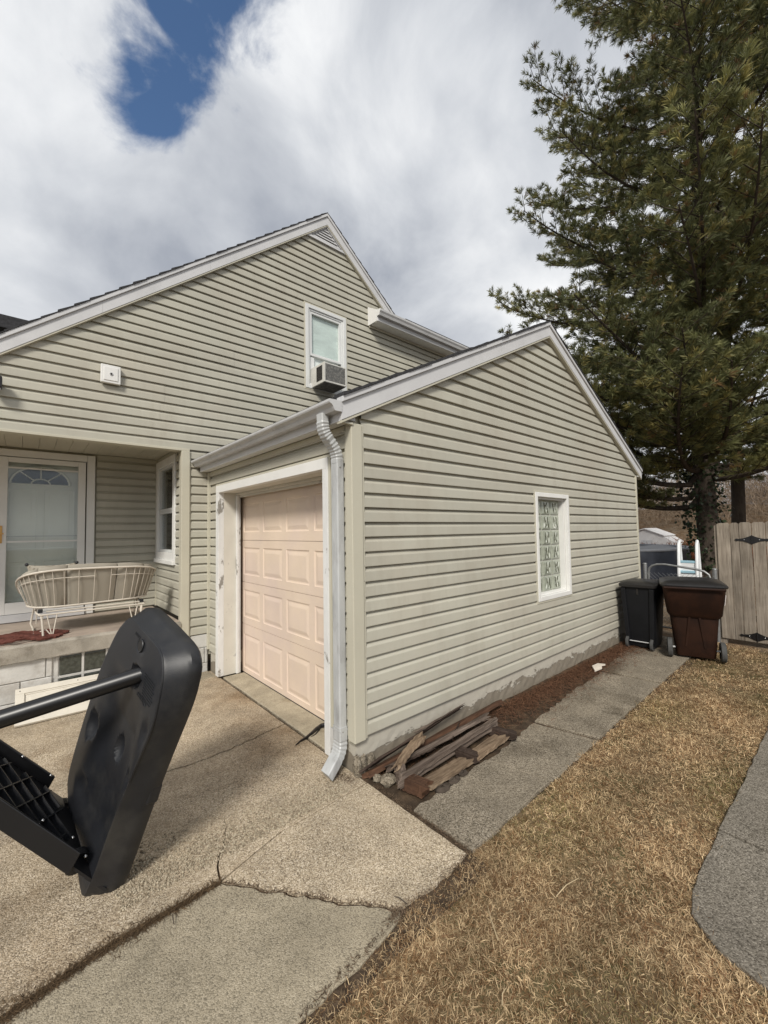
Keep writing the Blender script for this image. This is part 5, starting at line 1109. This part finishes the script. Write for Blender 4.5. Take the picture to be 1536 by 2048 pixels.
def pine(name, label, base, H, R, h0, seed, nlimb, dens=1., lean=(0, 0), rad=.24, tuft=(.165, .0085), n_=23, group='tall pines behind the garage', low=()):
    rr = random.Random(seed); rng = np.random.default_rng(seed); base = Vector(base)
    T0 = thing(name, label, 'tree', base, group)
    ax = lambda h: base+Vector((lean[0]*h/H+.10*math.sin(h*.45+seed), lean[1]*h/H+.08*math.sin(h*.6+1+seed), h))
    hs = np.linspace(-.2, H, 26); rt = lambda h: rad*(1-max(h, 0)/H)**.85+.015+(.10*math.exp(-max(h, 0)/.5))
    rg = []
    for h in hs:
        c = ax(h); rg.append([tuple(c+Vector((math.cos(a), math.sin(a), 0))*rt(h)*(1+.06*math.sin(a*5+h*2))) for a in np.linspace(0, 2*math.pi, 16, endpoint=False)])
    MB().loft(rg).build('trunk', BARK, T0, smooth=True)
    TP, TD, TL, TS = [], [], [], []; twig = MB()
    specs = []
    for i in range(nlimb):
        f_ = (i+.5)/nlimb; h = h0+(H-.6-h0)*f_**1.05+rr.uniform(-.25, .25); specs.append((h, i*2.399+rr.uniform(-.5, .5), R(h)*rr.uniform(.72, 1.12)))
    for s in low: specs.append(s)
    for h, az, L in specs:
        if L < .3: continue
        d = Vector((math.cos(az), math.sin(az), 0)); up0 = .05+.55*(h/H)**1.5+rr.uniform(-.08, .12); p = ax(h); pts = []; nseg = 9
        curve = rr.uniform(.05, .28); sw = rr.uniform(-.25, .25)
        for k in range(nseg+1):
            s = k/nseg; q = p+d*L*s+Vector((-d.y, d.x, 0))*L*sw*s*s+Vector((0, 0, L*(up0*s-.28*s*(1-s)+curve*s*s-.12))); q.z = max(q.z, p.z-1.2) if k else p.z; pts.append(q)
        rl = max(.012, rt(h)*.36)*min(1, L/4+.35)
        MB().tube(pts, [rl*(1-.88*k/nseg)+.004 for k in range(nseg+1)], 6).build('limb', BARK, T0, smooth=True)
        nsub = max(4, int(L*4.2*dens))
        for j in range(nsub):
            s = .22+.78*(j+rr.random())/nsub; i0 = min(nseg-1, int(s*nseg)); q = pts[i0].lerp(pts[i0+1], s*nseg-i0); t = (pts[i0+1]-pts[i0]).normalized()
            sd_ = Vector((-t.y, t.x, 0)).normalized()*(1 if j % 2 else -1)
            bl = (.30+.75*(1-s)**.7*min(1, L/3.5)+.15)*rr.uniform(.7, 1.2)*min(1.35, .55+L/5); bd = (t*rr.uniform(.45, .9)+sd_*rr.uniform(.45, 1.0)+Vector((0, 0, rr.uniform(-.12, .38)))).normalized()
            e_ = q+bd*bl+Vector((0, 0, .10*bl)); twig.tube([q, q.lerp(e_, .5)+Vector((0, 0, -.03*bl)), e_], [.011, .008, .004], 4, caps=False)
            nt = max(3, int(bl*6.5*dens**.5))
            for m in range(nt):
                a = (m+.6)/nt; bp_ = q.lerp(e_, a); sd2 = Vector((-bd.y, bd.x, 0)).normalized()*(1 if m % 2 else -1)
                td = (bd*.7+sd2*rr.uniform(.2, .9)+Vector((0, 0, rr.uniform(.0, .6)))).normalized(); tl = rr.uniform(.10, .26)*(1.2-.4*a)
                for w in range(3):
                    TP.append(bp_+td*tl*(.2+.4*w)); TD.append(td+Vector((0, 0, .25))); TL.append(tuft[0]*rr.uniform(.8, 1.25)); TS.append((s, h))
            TP.append(e_); TD.append(bd+Vector((0, 0, .3))); TL.append(tuft[0]*1.15); TS.append((1, h))
    twig.build('twigs', BARK, T0, fix=False, kind='stuff')
    P = np.array([tuple(p) for p in TP]); D = np.array([tuple(x) for x in TD])
    V, T = needles(P, D, np.array(TL), n_, tuft[1], rng, .55)
    # olive needles, a few brown; yellow highlights and sunlit limbs painted in
    k = rng.random(len(P)); cl = np.empty((len(P), 3)); limb_lit = np.array([.5+.5*math.sin(q[1]*9.7) for q in TS])**1.5
    A, B_c, C_c, D_c = np.array((.125, .138, .062)), np.array((.20, .192, .075)), np.array((.285, .25, .092)), np.array((.23, .15, .07))
    cl[:] = A+(B_c-A)*np.clip(k*.8+limb_lit*.5-.2, 0, 1)[:, None]; cl[k > .86] = C_c; cl[k < .035] = D_c; cl *= rng.uniform(.75, 1.25, (len(P), 1))*(.85+.75*limb_lit)[:, None]
    fast('crown', V, T, NEEDLE, np.repeat(cl, n_*3, 0), T0, kind='stuff'); return T0
def Rbig(h): return np.interp(h, [3, 4.5, 6.5, 8.5, 11, 14, 17, 20, 23], [3.0, 4.6, 5.1, 4.8, 4.4, 4.0, 3.2, 2.1, .3])
pine('pine_tree', 'big dark white pine with thick bare lower trunk right behind the garage', (13.73, 2.72, -.05), 23, Rbig, 3.6, 3, 104, 1.35, (.3, -.3), .235, low=[(3.05, 2.35, 3.6), (2.75, 1.95, 2.9), (3.5, 2.7, 4.3), (3.9, 3.05, 4.6), (4.2, 3.6, 4.2), (3.4, 4.4, 3.0), (3.9, 5.4, 3.5), (5.0, 3.3, 4.4), (4.6, 2.9, 4.7), (5.6, 3.15, 4.9), (6.3, 3.5, 4.9), (4.5, 3.4, 3.2)])
def Rsm(h): return np.interp(h, [3, 5, 8, 12, 16, 19, 21], [2.2, 4.2, 4.8, 4.4, 3.4, 2.0, .3])
pine('pine_tree', 'slimmer pine whose trunk rises just right of the ivy covered one', (15.6, 2.35, -.05), 21, Rsm, 4.2, 8, 56, .7, (.2, -.2), .16, tuft=(.19, .015), n_=14)
pine('pine_tree', 'rightmost pine whose branches hang over the wooden gate', (16.8, -2.6, -.05), 20, Rsm, 4.8, 15, 58, .75, (0, .2), .2, tuft=(.19, .014), n_=14)
# ivy on the big trunk
IVY = attr_mat('ivy_leaves', .45, .4, .1); rng = np.random.default_rng(4); m = 1700
h = rng.uniform(.3, 4.3, m)**1.0; a = rng.normal(-.65, 1.0, m)+np.where(rng.random(m) < .3, math.pi*.85, 0); keep = rng.random(m) < np.clip(.35+.25*h, 0, 1); h, a = h[keep], a[keep]; m = len(h)
r_ = .26+np.abs(rng.normal(0, .09, m))+np.where(h > 1.8, np.abs(rng.normal(0, .12, m)), 0)
C0 = np.stack([13.73-.05+np.cos(a+math.pi)*r_*1.0, 2.72+np.sin(a+math.pi)*r_, h], 1); d1 = rng.normal(0, 1, (m, 3)); d1 /= np.linalg.norm(d1, axis=1)[:, None]; d2 = np.cross(d1, rng.normal(0, 1, (m, 3))); d2 /= np.linalg.norm(d2, axis=1)[:, None]; s = rng.uniform(.03, .065, (m, 1))
V = np.stack([C0-d1*s, C0+d2*s*.8, C0+d1*s, C0-d2*s*.8], 1).reshape(-1, 3); i = np.arange(m)*4; T = np.concatenate([np.stack([i, i+1, i+2], 1), np.stack([i, i+2, i+3], 1)])
cl = np.array((.022, .034, .014))*rng.uniform(.6, 1.7, (m, 1)); o = fast('ivy', V, T, IVY, np.repeat(cl, 4, 0)); tag(o, 'dark ivy climbing the lower trunk of the big pine', 'ivy', kind='stuff')
# bare brush on the bank and thin leafless trees far behind
TW = attr_mat('bare_twigs', .9, .1)
def twigs_cloud(n, xr, yr, zf, ln, wid, rng, up=.8):
    x = rng.uniform(*xr, n); y = rng.uniform(*yr, n); z = np.array([bank(a, b) for a, b in zip(x, y)])+rng.uniform(0, 1, n)**1.3*zf
    P = np.stack([x, y, z], 1); D = rng.normal(0, .55, (n, 3)); D[:, 2] += up; D /= np.linalg.norm(D, axis=1)[:, None]; L = ln*rng.uniform(.5, 1.5, (n, 1)); S = np.cross(D, rng.normal(0, 1, (n, 3))); S /= np.linalg.norm(S, axis=1)[:, None]; w = wid*rng.uniform(.6, 1.4, (n, 1))
    bend = rng.normal(0, .12, (n, 3))*L
    V = np.stack([P-S*w, P+S*w, P+D*L*.5+bend-S*w*.7, P+D*L*.5+bend+S*w*.7, P+D*L], 1).reshape(-1, 3); i = np.arange(n)*5
    return V, np.concatenate([np.stack([i, i+1, i+3], 1), np.stack([i, i+3, i+2], 1), np.stack([i+2, i+3, i+4], 1)])
rng = np.random.default_rng(9); V, T = twigs_cloud(16000, (32.5, 47), (-4, 18), 2.2, 1.5, .010, rng)
k = rng.random((16000, 1)); cl = np.array((.16, .115, .075))*(1-k)+np.array((.27, .21, .155))*k; o = fast('brush', V, T, TW, np.repeat(cl, 5, 0)); tag(o, 'tangle of bare brown brush covering the bank behind the yard', 'brush', kind='stuff')
rng = np.random.default_rng(19); n = 5000; V, T = twigs_cloud(n, (21, 30), (3, 9), .35, .5, .02, rng, .3)
cl = np.array((.20, .075, .035))*rng.uniform(.6, 1.5, (n, 1)); o = fast('leaf_pile', V, T, TW, np.repeat(cl, 5, 0)); tag(o, 'rust red fallen leaves and stems heaped behind the pool', 'leaves', kind='stuff')
def bare_tree(label, x, y, H, seed):
    rr = random.Random(seed); z0 = bank(x, y); t = thing('bare_tree', label, 'tree', (x, y, z0), 'leafless trees on the far bank'); tr = MB(); br = MB()
    top = Vector((x+rr.uniform(-.8, .8), y+rr.uniform(-.8, .8), z0+H)); b0 = Vector((x, y, z0-.2))
    tr.tube([b0, b0.lerp(top, .5)+Vector((rr.uniform(-.3, .3), rr.uniform(-.3, .3), 0)), top], [.16, .10, .02], 8).build('trunk', BARK, t, smooth=True)
    def rec(p, d, L, r, dep):
        e_ = p+d*L; br.tube([p, p.lerp(e_, .5)+Vector((rr.uniform(-.06, .06)*L, rr.uniform(-.06, .06)*L, .03*L)), e_], [r, r*.75, r*.45], 4, caps=False)
        if dep:
            for _ in range(rr.choice((2, 3, 3))):
                nd = (d+Vector((rr.uniform(-.8, .8), rr.uniform(-.8, .8), rr.uniform(-.2, .6)))).normalized(); rec(p.lerp(e_, rr.uniform(.45, 1)), nd, L*rr.uniform(.5, .75), r*.5, dep-1)
    for i in range(15):
        f_ = .25+.72*i/15; a = i*2.4+rr.random(); rec(b0.lerp(top, f_), Vector((math.cos(a), math.sin(a), rr.uniform(.35, .9))).normalized(), H*.26*(1.15-f_)+.4, .05*(1.2-f_), 3)
    br.build('branches', BARK, t, fix=False, kind='stuff'); return t
for i, (x, y, H, lab) in enumerate(((34, 13, 10, 'leafless tree left of the pine trunk, nearest the garage corner'), (40, 9.5, 11, 'leafless tree on the bank straight behind the pool ladder'), (36, 3.5, 9, 'leafless tree right of the pine trunk, before grey roof'), (42, -1.5, 11, 'leafless tree right of the grey roof'), (38, 17.5, 10, 'leafless tree hidden mostly behind the garage corner'))): bare_tree(lab, x, y, H, 60+i)

# ------------------------------------------------------------------ dead lawn, needle litter, gravel, weeds
GRASS = attr_mat('dead_grass', .8, .15, .15)
def blades(P, L, wid, rng, flat=.55):
    n = len(P); az = rng.uniform(0, 2*math.pi, n); el = np.clip(rng.normal(flat, .35, n), .03, 1.4); D = np.stack([np.cos(az)*np.cos(el), np.sin(az)*np.cos(el), np.sin(el)], 1)
    az2 = az+rng.normal(0, .6, n); el2 = el-rng.uniform(.1, .9, n); D2 = np.stack([np.cos(az2)*np.cos(el2), np.sin(az2)*np.cos(el2), np.sin(el2)], 1)
    S = np.stack([-np.sin(az), np.cos(az), rng.normal(0, .35, n)], 1); w = (wid*rng.uniform(.6, 1.3, n))[:, None]; L = L[:, None]
    M_ = P+D*L*.5; E = M_+D2*L*.5; E[:, 2] = np.maximum(E[:, 2], P[:, 2]+.001)
    V = np.stack([P-S*w, P+S*w, M_-S*w*.8, M_+S*w*.8, E], 1).reshape(-1, 3); i = np.arange(n)*5
    return V, np.concatenate([np.stack([i, i+1, i+3], 1), np.stack([i, i+3, i+2], 1), np.stack([i+2, i+3, i+4], 1)])
rng = np.random.default_rng(12)
def scatter(n, x0, x1, y0, y1): return np.stack([rng.uniform(x0, x1, n), rng.uniform(y0, y1, n), np.full(n, -.02)], 1)
P = np.concatenate([scatter(130000, .5, 3.2, .0, 1.50), scatter(62000, 3.2, 5.6, .5, 1.58), scatter(30000, 5.6, 8.1, .3, 1.70), scatter(9000, -1.2, .6, .6, 1.45), scatter(9000, .6, 2.2, -1., 0), scatter(5000, 6.6, 8.1, -1.2, .5)])
def lawn_edge(x): return np.where(x < 1.36, np.interp(x, [-2, .77, 1.07, 1.36], [1.40, 1.415, 1.42, 1.475]), np.where(x < 1.88, 1.485, np.interp(x, [1.88, 4, 6.4, 8.1], [1.49, 1.525, 1.585, 1.66])))
nz = .018*np.sin(P[:, 0]*23)+.012*np.sin(P[:, 0]*57+1)
walk_edge = np.interp(P[:, 0], [1.5, 2.17, 2.2, 2.24, 2.36, 2.5, 6.8, 6.81, 9], [-9, -9, .30, .46, .585, .612, .585, -9, -9])
keep = (P[:, 1] < lawn_edge(P[:, 0])+nz-.005) & (P[:, 1] > walk_edge+nz*1.3-.012) & ~((P[:, 0] > 6.45) & (P[:, 0] < 7.6) & (P[:, 1] > 1.75))
P = P[keep]; n = len(P)
# clumps: density thinned by a smooth field so soil shows in places
fld = np.sin(P[:, 0]*5.1+1.3*np.sin(P[:, 1]*6))*np.sin(P[:, 1]*7.3+1.7*np.sin(P[:, 0]*3.7)); keep = rng.random(n) < .62+.38*np.clip(fld+.4, 0, 1); P, fld = P[keep], fld[keep]; n = len(P)
L = rng.uniform(.014, .046, n)*(1+.25*fld); L = np.where(P[:, 0] > 3.2, L*1.15, L); V, T = blades(P, L, .0010+.0005*(P[:, 0]/3), rng, .34)
k = rng.random((n, 1)); green = np.clip(np.sin(P[:, 0]*2.9+.6)*np.sin(P[:, 1]*4.3+2.1)+.25*(P[:, 1] < .75), 0, 1)[:, None]*(rng.random((n, 1)) < .42)
cl = np.array((.26, .185, .105))*(1-k)+np.array((.66, .52, .33))*k**1.3; br_ = rng.random((n, 1)) < .2; cl = np.where(br_, np.array((.17, .10, .055))*rng.uniform(.7, 1.3, (n, 1)), cl)
cl = cl*(1-green*.8)+np.array((.17, .155, .065))*green*.8; mott = np.sin(P[:, 0]*41+3*np.sin(P[:, 1]*29))*np.sin(P[:, 1]*47+3*np.sin(P[:, 0]*31)); cl = np.where((mott[:, None] > .28) & (rng.random((n, 1)) < .75), cl*np.array((.50, .42, .36)), cl); big = 1.26+.26*np.sin(P[:, 0]*3.3+2*np.sin(P[:, 1]*2.7))*np.sin(P[:, 1]*5.9+1.4*np.sin(P[:, 0]*2.1)+.7)+.12*np.sin(P[:, 0]*11+P[:, 1]*9)*np.sin(P[:, 1]*17-P[:, 0]*6); cl = cl*np.clip(big, .65, 1.7)[:, None]*np.array((.93, .89, .845)); o = fast('dead_grass', V, T, GRASS, np.repeat(cl, 5, 0)); tag(o, 'dormant tan lawn with a few greenish patches', 'grass', kind='stuff')
# needle litter by the wall
n = 19000; x = rng.uniform(1.95, 7.6, n); y = np.clip(2.43-np.abs(rng.normal(0, .17, n)), 1.75, 2.44); kk = (rng.random(n) < np.clip((x-2.9)/1.0, .10, 1)); x, y = x[kk], y[kk]; n = len(x)
P = np.stack([x, y, np.full(n, .004)+rng.uniform(0, .02, n)], 1); V, T = blades(P, rng.uniform(.04, .10, n), .0013, rng, .08); k = rng.random((n, 1)); cl = np.array((.085, .042, .024))*(1-k)+np.array((.20, .105, .062))*k
o = fast('needle_litter', V, T, GRASS, np.repeat(cl, 5, 0)); tag(o, 'rust brown pine needles drifted between garage wall and walk', 'needles', kind='stuff')
# weeds and roots in the driveway joint
JP = np.array(joint_l[-60:]); 
n = 9000; t = rng.random(n)**.9; x = .79-t*1.9; yj = np.interp(x, [p[0] for p in joint_l], [p[1] for p in joint_l]); wd = .008+.036*np.exp(-((x-.36)/.09)**2)+.014*np.exp(-((x-.62)/.06)**2)+.075*np.clip((.14-x)/.4, 0, 1)
P = np.stack([x, yj+rng.normal(0, 1, n)*wd*.7, np.full(n, -.003)], 1); V, T = blades(P, rng.uniform(.015, .06, n), .0010, rng, .16); k = rng.random((n, 1)); cl = np.array((.055, .036, .022))*(1-k)+np.array((.17, .115, .065))*k
o = fast('joint_weeds', V, T, GRASS, np.repeat(cl, 5, 0)); tag(o, 'dead brown weeds packed in the long driveway joint', 'weeds', kind='stuff')
# debris in the gaps along walk, sill and cracks
def along(pts, n, w):
    a = np.array(pts); sg = rng.integers(0, len(a)-1, n); f_ = rng.random((n, 1)); p = a[sg]*(1-f_)+a[sg+1]*f_+rng.normal(0, w, (n, 2)); return np.column_stack([p, np.full(n, .0)])
P = np.concatenate([along([(1.875, 2.85), (1.875, 5.3)], 900, .006), along([(1.885, 1.5), (1.885, 2.3)], 700, .012), along(crack_r, 500, .008), along([(1.37, 1.48), (1.30, 1.49), (1.42, 1.50)], 160, .015), along([(1.80, 2.44), (1.75, 2.62), (1.79, 2.75)], 900, .03), along([(.78, 1.42), (1.36, 1.48), (1.9, 1.49)], 500, .012)])
n = len(P); V, T = blades(P, rng.uniform(.008, .03, n), .0012, rng, .15); cl = np.array((.085, .06, .04))*rng.uniform(.5, 2.4, (n, 1)); o = fast('crack_debris', V, T, GRASS, np.repeat(cl, 5, 0)); tag(o, 'dark crumbs and rootlets in the cracks and slab edges', 'debris', kind='stuff')
# loose pebbles washed out below the downspout
n = 5200; t = rng.random(n)**.8; cx = 1.72-t*1.35; cy = 2.46-.10*np.sin(t*3)+rng.normal(0, 1, n)*(.05+.14*np.sqrt(t)); kk = (cy < 2.8) & (cy > 2.37-.0) & (cx > .2); cx, cy = cx[kk], cy[kk]; n = len(cx)
oct_ = np.array([(1, 0, 0), (-1, 0, 0), (0, 1, 0), (0, -1, 0), (0, 0, 1), (0, 0, -1)], float); of = np.array([(0, 2, 4), (2, 1, 4), (1, 3, 4), (3, 0, 4), (2, 0, 5), (1, 2, 5), (3, 1, 5), (0, 3, 5)])
s = rng.uniform(.003, .0085, (n, 1, 1)); an = rng.uniform(0, 6.28, n); ca, sa = np.cos(an), np.sin(an); O = oct_[None]*s*rng.uniform(.7, 1.3, (n, 6, 1)); O = np.stack([O[..., 0]*ca[:, None]-O[..., 1]*sa[:, None], O[..., 0]*sa[:, None]+O[..., 1]*ca[:, None], O[..., 2]*.75], -1)
V = (O+np.stack([cx, cy, np.full(n, .002)], 1)[:, None, :]).reshape(-1, 3); T = (of[None]+np.arange(n)[:, None, None]*6).reshape(-1, 3); k = rng.random((n, 1)); cl = np.array((.22, .175, .12))*(1-k)+np.array((.55, .48, .36))*k
o = fast('loose_pebbles', V, T, GRASS, np.repeat(cl, 6, 0), smooth=True); tag(o, 'loose tan pebbles washed out below the downspout', 'pebbles', kind='stuff')
# twigs and straws on the lawn and slabs
rr = random.Random(77)
STRAW = mat('straw', (.46, .36, .22), .8, .2, 20.)
for (x, y, a, l, lab, m_) in ((1.62, 1.16, .9, .15, 'pale straw stalk on the lawn near the driveway corner', STRAW), (1.40, .96, .35, .06, 'short pale straw lying low on the near lawn', STRAW), (2.05, 1.02, -.2, .17, 'pale straw stalk in the middle of the lawn', STRAW), (1.39, 1.52, 1.9, .07, 'dark twig at the tip of the driveway crack', BARK), (.62, 3.6, .4, .05, 'tiny dark twig on the driveway behind the hoop base', BARK), (.55, 2.15, 1.4, .05, 'tiny twig on the slab below the weedy joint', BARK)):
    p = Vector((x, y, .012)); d = Vector((math.cos(a), math.sin(a), .08)); tag(MB().tube([p-d*l/2, p+Vector((0, .006, .006)), p+d*l/2], [.0022, .0025, .0012], 6).build('twig', m_), lab, 'twig')
